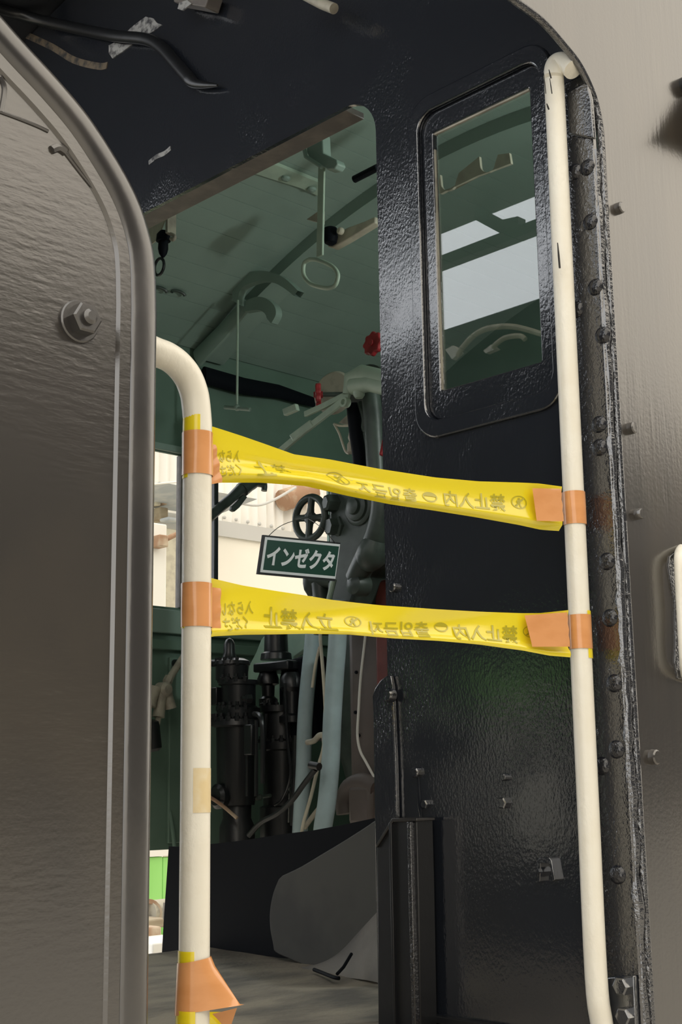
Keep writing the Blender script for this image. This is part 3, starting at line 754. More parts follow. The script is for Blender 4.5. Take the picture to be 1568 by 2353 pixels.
# grab handle at the right edge of the picture
gh = empty('grab_handle', P(1560, 1540, 1, YP), 'white grab handle on the side sheet at the right edge', 'handle')
MB().tube(smoothline([P(1566, 1262, 1, YP), P(1562, 1275, 1, YP - .014), P(1562, 1300, 1, YP - .02), P(1567, 1400, 1, YP - .02), P(1574, 1520, 1, YP - .02), P(1578, 1560, 1, YP)], 6), 0.0085, 16).build('grip_bar', M['ivory'], gh)
MB().prism([P(a, b, 1, YP - .003) for a, b in [(1541, 1278), (1538, 1300), (1545, 1345), (1552, 1380), (1554, 1480), (1552, 1520), (1560, 1560), (1600, 1560), (1600, 1270), (1556, 1266)]], (0, 0.004, 0)).build('mounting_plate', M['gloss_lumpy'], gh, bevel=0.001)
# visor shape added out of view so its reflection darkens the sheet's paint
sv = empty('added_side_visor', (2.25, YP, 2.9), 'added dark visor shape standing off the sheet beyond the right edge', 'visor')
vp = [P(a, b, 1, YP + .06) for a, b in [(1500, 325), (1572, 205), (1800, 140), (1800, 480), (1572, 357)]]
for v in vp: v.y = YP - .06
MB().prism(vp, (0, -0.008, 0)).build('visor_panel', M['matt_black'], sv, smooth=False)
ac = P(1572, 198, 1, YP)
MB().tube([ac + Vector((0, 0.002, 0)), ac + Vector((0, -.02, 0))], 0.016, 18).build('arm_boss', M['black'], sv)
MB().tube([ac, Vector((ac.x + .3, YP - .06, ac.z + .06))], 0.005, 10).build('arm', M['black'], sv)

# ------------------------------------------------------------------ barrier tape and packing tape
YT = YR + 0.002
def lerp_poly(poly, px):
    for (x0, y0), (x1, y1) in zip(poly, poly[1:]):
        if px <= x1: return y0 + (y1 - y0) * (px - x0) / (x1 - x0)
    return poly[-1][1]
def make_tape(name, top, bot, texts, fold, label):
    x0px, x1px = top[0][0], top[-1][0]
    def surf(px, v):
        a = P(px, lerp_poly(top, px), 1, YT); b = P(px, lerp_poly(bot, px), 1, YT)
        p = a.lerp(b, v)
        p.y += fold((px - x0px) / (x1px - x0px), v)
        return p
    nu, nv = 90, 16
    vs, fs = [], []
    for i in range(nu + 1):
        px = x0px + (x1px - x0px) * i / nu
        for j in range(nv + 1): vs.append(surf(px, j / nv))
    for i in range(nu):
        for j in range(nv):
            a = i * (nv + 1) + j
            fs.append((a, a + nv + 1, a + nv + 2, a + 1))
    mb = MB().add(vs, fs, 0)
    for body, pl, pr, v0, v1, va, vb in texts:
        cu = bpy.data.curves.new('lettering', 'FONT'); cu.body = body; cu.offset = 0.018; cu.resolution_u = 3
        ob = bpy.data.objects.new('lettering', cu); COL.objects.link(ob)
        bpy.context.view_layer.update()
        me = bpy.data.meshes.new_from_object(ob)
        bpy.data.objects.remove(ob)
        place_glyphs(mb, me, surf, pl, pr, v0, v1, va, vb)
        bpy.data.meshes.remove(me)
    for cx, cy_, rx, kind in [t for t in texts_sym[name]]:
        add_symbol(mb, surf, cx, cy_, rx, kind)
    o = mb.build(name, [M['tape'], M['tape_ink']], None, angle=80)
    tag(o, label, 'barrier tape')
    return o
def toward(p, d=0.0012): return p + (CAM - p).normalized() * d
def place_glyphs(mb, me, surf, pl, pr, v0, v1, va, vb):
    """mirrored lettering: the print is read from inside the cab. v0,v1 at the photo-left end; va,vb at the photo-right end"""
    bm = bmesh.new(); bm.from_mesh(me)
    bmesh.ops.triangulate(bm, faces=bm.faces)
    xs = [v.co.x for v in bm.verts]; ys = [v.co.y for v in bm.verts]
    xa_, xb_, ya_, yb_ = min(xs), max(xs), min(ys), max(ys)
    bm.verts.index_update()
    out = []
    for v in bm.verts:
        u = (v.co.x - xa_) / (xb_ - xa_); h = 1 - (v.co.y - ya_) / (yb_ - ya_)
        px = pr + (pl - pr) * u
        t0 = va + (v0 - va) * u; t1 = vb + (v1 - vb) * u
        out.append(toward(surf(px, t0 + (t1 - t0) * h)))
    mb.add(out, [tuple(v.index for v in f.verts) for f in bm.faces], 1)
    bm.free()
def add_symbol(mb, surf, cx, cv, rx, kind):
    """cx px centre, cv v centre, rx px radius; v radius follows"""
    rv = rx * 0.0086 if kind[0] == 'l' else rx * 0.0088
    def q(a, b): return toward(surf(cx + a * rx, cv + b * rv))
    k = kind[1:]
    n = 28
    ring_o = [q(math.cos(2 * math.pi * i / n), math.sin(2 * math.pi * i / n)) for i in range(n)]
    if k == 'person':
        ring_i = [q(.86 * math.cos(2 * math.pi * i / n), .86 * math.sin(2 * math.pi * i / n)) for i in range(n)]
        mb.add(ring_o + ring_i, [(i, (i + 1) % n, n + (i + 1) % n, n + i) for i in range(n)], 1)
        hd_ = [q(-.02 + .15 * math.cos(2 * math.pi * i / 10), -.52 + .15 * math.sin(2 * math.pi * i / 10)) for i in range(10)]
        mb.add(hd_, [tuple(range(10))], 1)
        mb.add([q(-.26, -.33), q(.12, -.33), q(.5, -.66), q(.6, -.56), q(.16, -.1), q(.16, .2), q(-.22, .2), q(-.34, -.05)], [(0, 1, 4, 5, 6, 7), (1, 2, 3, 4)], 1)
        mb.add([q(-.22, .18), q(-.02, .18), q(-.22, .62), q(-.42, .72), q(-.46, .6), q(-.28, .5)], [(0, 1, 2, 5), (2, 3, 4, 5)], 1)
        mb.add([q(-.02, .18), q(.16, .18), q(.22, .5), q(.36, .78), q(.14, .76), q(.04, .5)], [(0, 1, 2, 5), (2, 3, 4, 5)], 1)
        mb.add([q(.55, -.72), q(.66, -.6), q(-.5, .76), q(-.6, .64)], [(0, 1, 2, 3)], 1)
    else:
        ring_i = [q(.82 * math.cos(2 * math.pi * i / n), .82 * math.sin(2 * math.pi * i / n)) for i in range(n)]
        mb.add(ring_o + ring_i, [(i, (i + 1) % n, n + (i + 1) % n, n + i) for i in range(n)], 1)
        cap = [q(.84 * math.cos(math.pi + math.pi * i / 14), .84 * math.sin(math.pi + math.pi * i / 14) - .12) for i in range(15)]
        mb.add(cap, [tuple(range(15))], 1)
        lo_ = [q(.84 * math.cos(math.pi * i / 14), .84 * math.sin(math.pi * i / 14) + .3) for i in range(3, 12)]
        mb.add(lo_, [tuple(range(9))], 1)
texts_sym = {
    'barrier_tape_upper': [(776, .55, 24, 'uperson'), (1196, .47, 18, 'uperson'), (990, .62, 17, 'ubar')],
    'barrier_tape_lower': [(813, .58, 19, 'lperson'), (1019, .53, 16, 'lbar'), (1221, .47, 17, 'lperson')]}
upper_top = [(478, 975), (485, 979), (520, 990), (560, 1003), (620, 1024), (676, 1044), (760, 1056), (870, 1077), (1000, 1097), (1100, 1106), (1200, 1109), (1240, 1111), (1292, 1118)]
upper_bot = [(478, 1113), (485, 1112), (510, 1108), (600, 1109), (700, 1118), (800, 1139), (900, 1157), (1000, 1171), (1100, 1187), (1200, 1205), (1250, 1216), (1292, 1219)]
def fold_u(u, v):
    y = 0.004 * math.sin(math.pi * v) - 0.004 * v
    # the pleat: the lower part turns up toward the daylight between the left rail and mid span
    g = max(0.0, 1 - abs((u - 0.26) / 0.30))
    c = 0.60 - 0.10 * (u - 0.26) / 0.3
    y -= 0.017 * g * (1 / (1 + math.exp(-(v - c) * 13))) * (1 - max(0, (v - 0.92)) * 6)
    y += 0.006 * g * math.exp(-((v - c + .12) / .10) ** 2)
    if v > 0.86: y += 0.010 * (v - 0.86) / 0.14
    return y
def fold_l(u, v):
    y = 0.004 * math.sin(math.pi * v) - 0.003 * v + 0.0015 * math.sin(18 * u + 5 * v)
    if v > 0.80: y -= 0.005 * math.sin(math.pi * (v - .8) / .2) * (1 if u < 0.4 else .6)
    return y
tu = make_tape('barrier_tape_upper', upper_top, upper_bot, [
    ('入らない', 488, 556, .42, .66, .30, .56), ('くださ', 503, 549, .70, .92, .60, .88),
    ('止', 580, 622, .46, .88, .44, .84), ('禁', 626, 662, .45, .74, .40, .66),
    ('지', 806, 845, .50, .90, .50, .90), ('금', 852, 888, .50, .92, .48, .90), ('입', 894, 922, .50, .90, .48, .88), ('출', 928, 960, .46, .88, .44, .84),
    ('禁止入内', 1022, 1164, .36, .84, .30, .76)], fold_u, 'upper strip of yellow barrier tape stretched between the two ivory rails')
lower_top = [(478, 1322), (485, 1328), (560, 1345), (640, 1359), (760, 1378), (880, 1391), (1000, 1400), (1100, 1405), (1200, 1409), (1240, 1409), (1306, 1402)]
lower_bot = [(478, 1465), (485, 1463), (560, 1459), (700, 1457), (800, 1459), (900, 1467), (1000, 1473), (1100, 1482), (1200, 1495), (1260, 1507), (1306, 1511)]
tl = make_tape('barrier_tape_lower', lower_top, lower_bot, [
    ('入らない', 506, 584, .38, .66, .28, .56), ('くださ', 512, 570, .68, .94, .60, .86),
    ('立入禁止', 607, 770, .36, .88, .40, .92),
    ('出入禁止'[:0] or '출입금지', 850, 990, .52, .94, .40, .90), ('禁止入内', 1044, 1192, .42, .90, .34, .84)], fold_l, 'lower strip of yellow barrier tape stretched between the two ivory rails')
tu.name, tl.name = 'barrier_tape', 'barrier_tape'
# yellow ends showing beside the packing tape on the poles
def tape_end(parent, x, y, pz, a0, a1, r=RR + .0006):
    vs, fs = cylpatch(x, y, pz[0], pz[1], a0, a1, r)
    return MB().add(vs, fs).build('tape_end', M['tape'], parent)
tape_end(tu, XL, YR, (zz(1000), zz(948)), -88, 10)
tape_end(tu, XL, YR, (zz(1092), zz(1076)), -95, -40)
tape_end(tl, XL, YR, (zz(1440), zz(1425)), -95, -50)
xr = lambda py: XRt.lerp(XRb, (py - 205) / 2050.0).x
zr = lambda py: P(1318, py, 1, YR - RR).z
tape_end(tl, xr(1490), YR, (zr(1508), zr(1470)), 40, 110)
tape_end(tl, xr(1400), YR, (zr(1415), zr(1398)), 45, 100)

def wrap(name, x, y, z0, z1, label, sag=0.0):
    mb = MB()
    vs, fs = [], []
    n = 40
    r = RR + .0012
    base = math.atan2(-y, -x)
    for k in range(6):
        z = z0 + (z1 - z0) * k / 5
        for i in range(n):
            a = base + 2 * math.pi * i / n
            rr = r + 0.0005 * noise.noise(Vector((math.cos(a) * 2, math.sin(a) * 2, z * 30)))
            vs.append((x + rr * math.cos(a), y + rr * math.sin(a), z + sag * math.cos(a - base)))
    for k in range(5):
        for i in range(n):
            j = (i + 1) % n
            fs.append((k * n + i, k * n + j, (k + 1) * n + j, (k + 1) * n + i))
    mb.add(vs, fs)
    return mb, label
def finish(mb, label):
    o = mb.build('packing_tape', M['packing'], None, angle=60)
    tag(o, label, 'tape')
    return o
def tabmesh(mb, pts, cols, rows, wob=0.0015, yj=0.0):
    """quad patch pts = 4 corners (tl, tr, br, bl), crumpled"""
    vs, fs = [], []
    for i in range(cols + 1):
        for j in range(rows + 1):
            u, v = i / cols, j / rows
            p = (pts[0] * (1 - u) + pts[1] * u) * (1 - v) + (pts[3] * (1 - u) + pts[2] * u) * v
            p = p + Vector((0, wob * math.sin(v * 16 + u * 3) * u, 0)) + Vector((0, yj * math.sin(math.pi * u), 0))
            vs.append(p)
    for i in range(cols):
        for j in range(rows):
            a = i * (rows + 1) + j
            fs.append((a, a + rows + 1, a + rows + 2, a + 1))
    mb.add(vs, fs)
mb, lb = wrap('w', XL, YR, zz(1084), zz(984), 'tan packing tape band around left rail holding the upper barrier tape')
yq = YT - .006
tabmesh(mb, [P(480, 1018, 1, yq), P(496, 1022, 1, yq), P(511, 1108, 1, yq), P(480, 1114, 1, yq)], 6, 20, 0.0014)
finish(mb, lb)
mb, lb = wrap('w', XL, YR, zz(1437), zz(1335), 'tan packing tape band around left rail holding the lower barrier tape')
tabmesh(mb, [P(480, 1348, 1, yq), P(508, 1352, 1, yq), P(507, 1450, 1, yq), P(480, 1450, 1, yq)], 6, 16, 0.0008)
finish(mb, lb)
for y0, y1, tlx, tly, blx, bly, lb in ((1123, 1198, 1224, 1122, 1234, 1197, 'tan packing tape over the upper barrier tape on the right rail'), (1407, 1486, 1206, 1414, 1224, 1486, 'tan packing tape over the lower barrier tape on the right rail')):
    xx = xr((y0 + y1) / 2)
    mb, lb = wrap('w', xx, YR, zr(y1), zr(y0), lb)
    ya = YT - .007
    e0, e1 = P(1290 + (y0 - 1123) * .05, y0, 1, YR - RR * .7), P(1296 + (y1 - 1198) * .05, y1, 1, YR - RR * .7)
    tabmesh(mb, [P(tlx, tly, 1, ya), e0, e1, P(blx, bly, 1, ya)], 10, 6, 0.0008, -0.001)
    finish(mb, lb)
# loose flared wrap at the bottom of the left rail
fl = MB(); vs, fs = [], []
n = 48
rt = Vector((_r.x, _r.y, 0)).normalized(); bk = Vector((-_r.y, _r.x, 0)).normalized()
zt_, zb_ = zz(2212), zz(2331)
for k in range(9):
    t = k / 8
    for i in range(n):
        a = 2 * math.pi * i / n
        r = RR + .0015
        cx, cyy = r * math.cos(a), r * math.sin(a)
        if cx > 0: cx = cx * (1 + t * 1.95) ; cyy = cyy * (1 - t * .55 * max(0, math.cos(a)))
        else: cx = cx * (1 + 0.14 * t)
        z = zt_ + (zb_ - zt_) * t + (0.005 * (math.cos(a) + .3) if k in (0, 8) else 0) * (1 if k else .6)
        vs.append(Vector((XL, YR, z)) + rt * cx + bk * cyy)
for k in range(8):
    for i in range(n):
        j = (i + 1) % n
        fs.append((k * n + i, k * n + j, (k + 1) * n + j, (k + 1) * n + i))
fl.add(vs, fs)
c0 = Vector((XL, YR, 0))
tip = P(545, 2316, 1, YR); 
fl.add([P(488, 2330, 1, YR), tip, P(526, 2372, 1, YR + .012), P(498, 2340, 1, YR + .012)], [(0, 1, 2, 3)])
finish(fl, 'loose flared wrap of tan packing tape at the foot of left rail')
tr_ = empty('barrier_tape', (XL, YR, zb_), 'torn yellow barrier tape remnant under the loose wrap at the rail foot', 'barrier tape')
v_, f_ = cylpatch(XL, YR, zz(2222), zz(2188), -88, 0, RR + .0008); MB().add(v_, f_).build('tape_end', M['tape'], tr_)
v_, f_ = cylpatch(XL, YR, zz(2400), zz(2325), -92, 4, RR + .0028); MB().add(v_, f_).build('wound_tape', M['tape'], tr_)
MB().add([P(480, 2325, 1, YR + .016), P(508, 2325, 1, YR + .016), P(530, 2420, 1, YR + .016), P(480, 2420, 1, YR + .016)], [(0, 1, 2, 3)]).build('loose_tail', M['tape'], tr_)

# ------------------------------------------------------------------ ceiling fittings
XRB = 3.09
rb = MB(); vs, fs = [], []
n = 36
for i in range(n + 1):                       # deep arched roof rib
    y = 1.25 + (3.96 - 1.25) * i / n
    for x, d in ((XRB, 0), (XRB, -.05), (XRB + .11, -.05), (XRB + .11, 0)): vs.append((x, y, roofz(y, d)))
for i in range(n):
    for k in range(3): fs.append((4 * i + k, 4 * i + k + 1, 4 * i + k + 5, 4 * i + k + 4))
o = rb.add(vs, fs).build('ceiling_rib', M['green']); tag(o, 'arched green rib crossing the boarded cab ceiling', 'rib')
# curved hook bracket on the rib
hk = empty('hook_bracket', roofpt(600, 650, -.06), 'curved green hook bracket under the ceiling rib', 'bracket')
hx = 3.02
def HP(a, b, x=hx): return P(a, b, 0, x)
oo = smoothline([HP(a, b) for a, b in [(536, 690), (534, 665), (545, 640), (565, 628), (595, 622), (625, 626), (655, 640), (685, 668)]], 4)
ii = smoothline([HP(a, b) for a, b in [(548, 700), (548, 680), (556, 662), (572, 652), (598, 645), (625, 648), (650, 660), (676, 680)]], 4)
m_ = len(oo)
MB().add(oo + ii + [p + Vector((.03, 0, 0)) for p in oo] + [p + Vector((.03, 0, 0)) for p in ii], [f for i in range(m_ - 1) for f in ((i, i + 1, m_ + i + 1, m_ + i), (2 * m_ + i, 3 * m_ + i, 3 * m_ + i + 1, 2 * m_ + i + 1), (i, 2 * m_ + i, 2 * m_ + i + 1, i + 1), (m_ + i, m_ + i + 1, 3 * m_ + i + 1, 3 * m_ + i))]).build('arched_arm', M['green'], hk)
oo = smoothline([HP(a, b, hx + .03) for a, b in [(566, 690), (590, 682), (612, 686), (630, 702), (634, 722), (624, 742)]], 4)
ii = smoothline([HP(a, b, hx + .03) for a, b in [(560, 716), (585, 712), (600, 714), (610, 722), (614, 732), (622, 742)]], 4)
m_ = len(oo)
MB().add(oo + ii + [p + Vector((.03, 0, 0)) for p in oo] + [p + Vector((.03, 0, 0)) for p in ii], [f for i in range(m_ - 1) for f in ((i, i + 1, m_ + i + 1, m_ + i), (2 * m_ + i, 3 * m_ + i, 3 * m_ + i + 1, 2 * m_ + i + 1), (i, 2 * m_ + i, 2 * m_ + i + 1, i + 1), (m_ + i, m_ + i + 1, 3 * m_ + i + 1, 3 * m_ + i))]).build('hook', M['green'], hk)
MB().tube([HP(455, 822, hx + .05), HP(510, 765, hx + .05), HP(566, 700, hx + .05)], [.04, .036, .03], 10, flat=(Vector((1, 0, 0)), .5)).build('strut', M['green'], hk)
# hanging handle with loop grip
XH = 2.50
hh = empty('hanging_handle', P(740, 300, 0, XH), 'pale green rod with oval loop grip hanging from the ceiling', 'handle')
tp = P(742, 292, 0, XH); bo = P(736, 592, 0, XH)
MB().obox((tp + bo) / 2 + Vector((0, 0, .01)), (0.004, 0, 0), (0, .0125, 0), (bo - tp) / 2 * 1.03).build('flat_rod', M['green_light'], hh, bevel=0.002)
lpp = [P(a, b, 0, XH) for a, b in [(712, 596), (700, 604), (697, 620), (700, 636), (714, 652), (738, 660), (756, 662), (770, 656), (776, 642), (776, 628), (766, 614), (748, 604), (728, 597)]]
MB().tube(smoothline(lpp + [lpp[0]], 5)[:-1], 0.0065, 12, closed=True).build('loop_grip', M['green_light'], hh)
MB().box((XH - .012, tp.y - .02, tp.z - .01), (XH + .02, tp.y + .02, roofz(tp.y))).build('ceiling_mount', M['green'], hh, bevel=.003)
pv = [P(a, b, 0, XH - .02) for a, b in [(705, 322), (722, 314), (740, 306), (742, 352), (772, 366), (776, 376), (768, 388), (752, 390), (735, 380), (712, 366), (704, 350)]]
MB().prism(pv, (0.035, 0, 0)).build('pivot_bracket', M['green'], hh, bevel=0.004)
MB().tube([P(698, 335, 0, XH - .03), P(703, 360, 0, XH - .03), P(740, 384, 0, XH - .03)], .006, 8).build('link', M['green'], hh)
# thin pull rod with T handle
XT = 3.0
tr = empty('pull_rod', P(546, 690, 0, XT), 'thin green pull rod with small crossbar hanging below the rib', 'pull rod')
MB().tube([P(547, 690, 0, XT), P(545, 938, 0, XT)], 0.0045, 10).build('rod', M['green_light'], tr)
MB().tube([P(517, 936, 0, XT), P(576, 941, 0, XT)], 0.007, 12).build('crossbar', M['green'], tr)
MB().lathe(P(545, 930, 0, XT), (0, 0, -1), [(0, .006), (.006, .011), (.016, .011), (.022, .006)], 12).build('hub', M['green'], tr)
# pale packing strips on the ceiling, joint plate with bolts
def ceil_quad(name, m, outline, d=-.012, parent=None):
    pts = [roofpt(a, b, d) for a, b in outline]
    return MB().prism(pts, (0, 0, 0.012)).build(name, M[m], parent, smooth=False)
jp = empty('joint_plate', roofpt(660, 405, -.01), 'pale green joint plate with bolt heads on the ceiling boards', 'plate')
ceil_quad('plate', 'green_light', [(582, 398), (618, 373), (735, 420), (735, 452), (690, 432)], -.014, jp)
for px, py in ((657, 407), (717, 432)):
    MB().lathe(roofpt(px, py, -.014), (0, .2, -1), [(0, .016), (.008, .016), (.014, .008)], 12).build('bolt_head', M['green'], jp)
fx = empty('lamp_fixture', P(815, 530, 0, 2.9), 'cream strip fixture with black cap near the doorway edge', 'lamp')
MB().prism([P(a, b, 0, 2.9) for a, b in [(752, 566), (764, 570), (800, 550), (862, 512), (862, 497), (838, 508), (800, 522), (775, 534), (770, 548)]], (0.03, 0, 0)).build('strip', M['cream'], fx, bevel=0.004)
MB().lathe(P(760, 545, 0, 2.88), (0, 0, 1), [(-.028, .008), (-.02, .02), (.0, .024), (.03, .022), (.036, .01)], 16).build('cap', M['matt_black'], fx)
MB().lathe(P(786, 532, 0, 2.885), (-1, 0, 0), [(0, .012), (.012, .012), (.016, .008)], 14).build('knob', M['cream'], fx)
hs_ = [(1005, 440)]
for cx, cy in ((1032, 424), (1122, 382)):
    hs_ += [(cx - 19 , cy - 22)] + [(cx - 17 * math.cos(math.radians(a)), cy + 17 * math.sin(math.radians(a)) - a * .03) for a in range(0, 181, 20)] + [(cx + 24, cy - 26)]
hs_ += [(1172, 352), (1176, 376), (1100, 404), (1040, 432), (1014, 446)]
MB().prism([P(a, b, 0, 2.9) for a, b in hs_], (.01, 0, 0)).build('slotted_strip', M['cream'], smooth=False)
tag(bpy.data.objects['slotted_strip'], 'pale strip with two round notches seen through the rear window glass', 'strip')
o = MB().prism([P(a, b, 0, 2.7) for a, b in [(705, 504), (736, 482), (736, 512)]], (0.02, 0, 0)).build('gusset', M['cream_dirty'], smooth=False); tag(o, 'small pale triangular gusset behind the hanging handle rod', 'gusset')
o = MB().tube([P(815, 412, 0, 2.75), P(868, 385, 0, 2.75)], .012, 10).build('slot_bar', M['matt_black']); tag(o, 'short black bar below the rounded corner of the doorway', 'bar')
# lamp hanging at the tender edge
XA = 2.45
lm = empty('cab_lamp', P(375, 520, 0, XA), 'black hanging lamp socket with cream shade by the tender edge', 'lamp')
MB().box((XA - .004, P(385, 535, 0, XA).y - .006, P(385, 535, 0, XA).z), (XA + .03, P(385, 535, 0, XA).y + .006, roofz(P(385, 535, 0, XA).y))).build('stem', M['cream_dirty'], lm)
MB().prism([P(a, b, 0, XA) for a, b in [(332, 530), (378, 506), (362, 550), (349, 560), (330, 565)]], (0.004, 0, 0)).build('shade', M['cream'], lm, smooth=False)
MB().tube(smoothline([P(a, b, 0, XA + .01) for a, b in [(372, 531), (388, 536), (398, 540), (402, 545), (398, 551), (393, 548)]], 4), .006, 10).build('bracket', M['cream_dirty'], lm)
MB().lathe(P(376, 531, 0, XA + .01), (0.0, 0.02, -1), [(0, .012), (.012, .022), (.035, .024), (.036, .016), (.062, .017), (.078, .013), (.09, .005)], 18).build('socket', M['matt_black'], lm)
rc = P(366, 613, 0, XA + .01)
MB().tube([rc + Vector((0, .026 * math.cos(a), .028 * math.sin(a))) for a in [2 * math.pi * i / 24 for i in range(24)]], .005, 10, closed=True).build('ring', M['black'], lm)

# ------------------------------------------------------------------ boiler and backhead
bh = empty('boiler_backhead', (3.1, YC, ZF), 'dark boiler backhead and firebox at the right of the doorway view', 'boiler')
MB().lathe((3.12, YC, 2.0), (1, 0, 0), [(0, .68), (.02, .72), (.04, .735), (1.2, .735)], 64).build('boiler_barrel', M['green_dark'], bh)
MB().box((3.0, 1.95, ZF), (3.9, P(796, 1600, 0, 3.0).y, 2.22)).build('firebox', M['firebox'], bh, bevel=0.03, segs=3)
MB().box((2.975, 1.95, ZF), (3.0, P(864, 1600, 0, 2.975).y, 2.32)).build('door_frame', M['oxide'], bh, bevel=0.01)
MB().tube(smoothline([P(a, b, 0, 2.97) for a, b in [(795, 1870), (793, 1840), (805, 1810), (835, 1798), (868, 1812)]], 4), .03, 12).build('clinker_lip', M['firebox'], bh)
MB().obox(P(835, 1850, 0, 2.96), (0.02, 0, 0), (0, .05, 0), (0, 0, .06)).build('boss', M['firebox'], bh, bevel=0.015)
for px, py in ((820, 1545), (818, 1637), (826, 1690)):
    MB().lathe(P(px, py, 0, 3.0), (-1, 0, 0), [(-.002, .006), (.005, .005)], 10).build('stay_head', M['matt_black'], bh)

# valve body cluster in front of the backhead (injector)
XV = 2.92
iv = empty('injector_valve', P(800, 1380, 0, XV), 'dark green injector valve body with four-spoke handwheel above the hanging sign', 'valve')
def V(a, b, x=XV): return P(a, b, 0, x)
bd = [V(a, b, XV - .03) for a, b in [(752, 1080), (900, 1080), (900, 1240), (872, 1290), (836, 1308), (822, 1360), (800, 1430), (748, 1430), (748, 1340), (764, 1300), (752, 1240)]]
MB().prism(bd, (.12, 0, 0)).build('body', M['green_dark'], iv, bevel=.022, segs=4)
MB().lathe(V(826, 1166, XV - .03), (-1, .0, 0), [(-.02, .058), (.006, .058), (.010, .052), (.010, .045), (.018, .043), (.022, .034), (.022, .026), (.032, .024), (.036, .014)], 32).build('cover_flange', M['green_dark'], iv)
MB().lathe(V(782, 1158, XV - .01), (-1, .3, 0), [(-.03, .040), (.01, .040), (.012, .030), (.05, .028), (.055, .02)], 6).build('gland_nut', M['green_dark'], iv, angle=20)
MB().lathe(V(786, 1212, XV - .01), (-1, .3, 0), [(-.03, .036), (.02, .036), (.024, .028), (.05, .026)], 6).build('gland_nut', M['green_dark'], iv, angle=20)
MB().tube(smoothline([V(882, 1100, XV - .06), V(878, 1180, XV - .06), V(862, 1240, XV - .06), V(838, 1290, XV - .05), V(820, 1330, XV - .04)], 5), .036, 16).build('side_pipe', M['green_dark'], iv)
MB().lathe(V(858, 1262, XV - .06), (0, .5, -1), [(-.03, .036), (.0, .046), (.03, .048), (.05, .036), (.066, .02), (.07, .006)], 20).build('drain_bulb', M['green_dark'], iv)
MB().lathe(V(828, 1345, XV - .04), (-1, 0, 0), [(-.02, .034), (.01, .036), (.03, .03), (.04, .012)], 20).build('end_cap', M['green_dark'], iv)
MB().tube([V(768, 1330, XV - .07), V(756, 1380, XV - .07), V(742, 1440, XV - .07)], .009, 10).build('overflow_pipe', M['green_light'], iv)
MB().lathe(V(716, 1355), (0, 0, 1), [(-.02, .012), (.0, .024), (.02, .028), (.05, .028), (.055, .018)], 18).build('lower_union', M['green_dark'], iv)
MB().tube([V(735, 1340), V(742, 1400), V(738, 1460)], [.028, .026, .024], 16).build('tail_pipe', M['green_dark'], iv)
MB().tube([V(724, 1330), V(770, 1330)], .03, 16).build('elbow', M['green_dark'], iv)
MB().tube([V(735, 1190), V(790, 1196)], .014, 12).build('spindle', M['green_dark'], iv)
def handwheel(c, axis, R, rt_, spokes, m, parent, name='handwheel', hub=.014, oval=1.0):
    axis = Vector(axis).normalized()
    up = Vector((0, 0, 1)); x = axis.cross(up).normalized(); y = axis.cross(x)
    mb = MB()
    mb.tube([c + x * R * math.cos(a) + y * R * math.sin(a) for a in [2 * math.pi * i / 40 for i in range(40)]], rt_, 12, closed=True)
    for k in range(spokes):
        a = 2 * math.pi * k / spokes + .12
        d = x * math.cos(a) + y * math.sin(a)
        mb.tube([c, c + d * R * .5, c + d * R], [rt_ * 1.2, rt_ * .95, rt_], 10)
    mb.lathe(c - axis * .012, axis, [(0, hub * .7), (.004, hub), (.022, hub), (.026, hub * .6)], 16)
    return mb.build(name, M[m], parent)
handwheel(V(713, 1190, XV - .05), (1, .03, 0), .067, .0118, 4, 'green_dark', iv, hub=.02)
# sign board
YB = 2.82
sg = empty('sign_board', P(690, 1335, 1, YB), 'small green hanging sign with white Japanese lettering and border', 'sign')
s4 = [P(a, b, 1, YB) for a, b in [(605, 1229), (783, 1247), (771, 1335), (592, 1319)]]
sn = (s4[1] - s4[0]).cross(s4[3] - s4[0]).normalized()
if sn.y > 0: sn = -sn
MB().prism(s4, -sn * .006).build('board', M['black'], sg, smooth=False)
def SQ(u, v, d=.001): return (s4[0] * (1 - u) + s4[1] * u) * (1 - v) + (s4[3] * (1 - u) + s4[2] * u) * v + sn * d
q4 = lambda m, n_, d: [SQ(m, n_, d), SQ(1 - m * .3, n_ * .9, d), SQ(1 - m * .3, 1 - n_, d), SQ(m, 1 - n_, d)]
MB().ring(q4(.025, .05, .0006), q4(.055, .115, .0006), sn * .0008).build('border', M['sign_white'], sg, smooth=False)
MB().prism(q4(.055, .115, .0004), sn * .0006).build('green_field', M['sign_green'], sg, smooth=False)
cu = bpy.data.curves.new('sign_text', 'FONT'); cu.body = 'インゼクタ'; cu.offset = 0.038; cu.resolution_u = 4
ob = bpy.data.objects.new('sign_text', cu); COL.objects.link(ob); bpy.context.view_layer.update()
me = bpy.data.meshes.new_from_object(ob); bpy.data.objects.remove(ob)
xs = [v.co.x for v in me.vertices]; ys = [v.co.y for v in me.vertices]
mb = MB(); mb.add([SQ(.075 + .87 * (v.co.x - min(xs)) / (max(xs) - min(xs)), .76 - .52 * (v.co.y - min(ys)) / (max(ys) - min(ys)), .0022) for v in me.vertices], [tuple(p.vertices) for p in me.polygons])
mb.build('lettering', M['sign_white'], sg, smooth=False); bpy.data.meshes.remove(me)
wv = V(705, 1190, XV - .04)
MB().tube(smoothline([SQ(.06, .03), P(640, 1212, 1, YB), P(668, 1199, 1, YB + .02), wv], 6), .0011, 6).build('hanging_wire', M['wire'], sg)
MB().tube(smoothline([SQ(.93, .03), P(752, 1226, 1, YB), P(728, 1204, 1, YB + .02), wv], 6), .0011, 6).build('hanging_wire', M['wire'], sg)

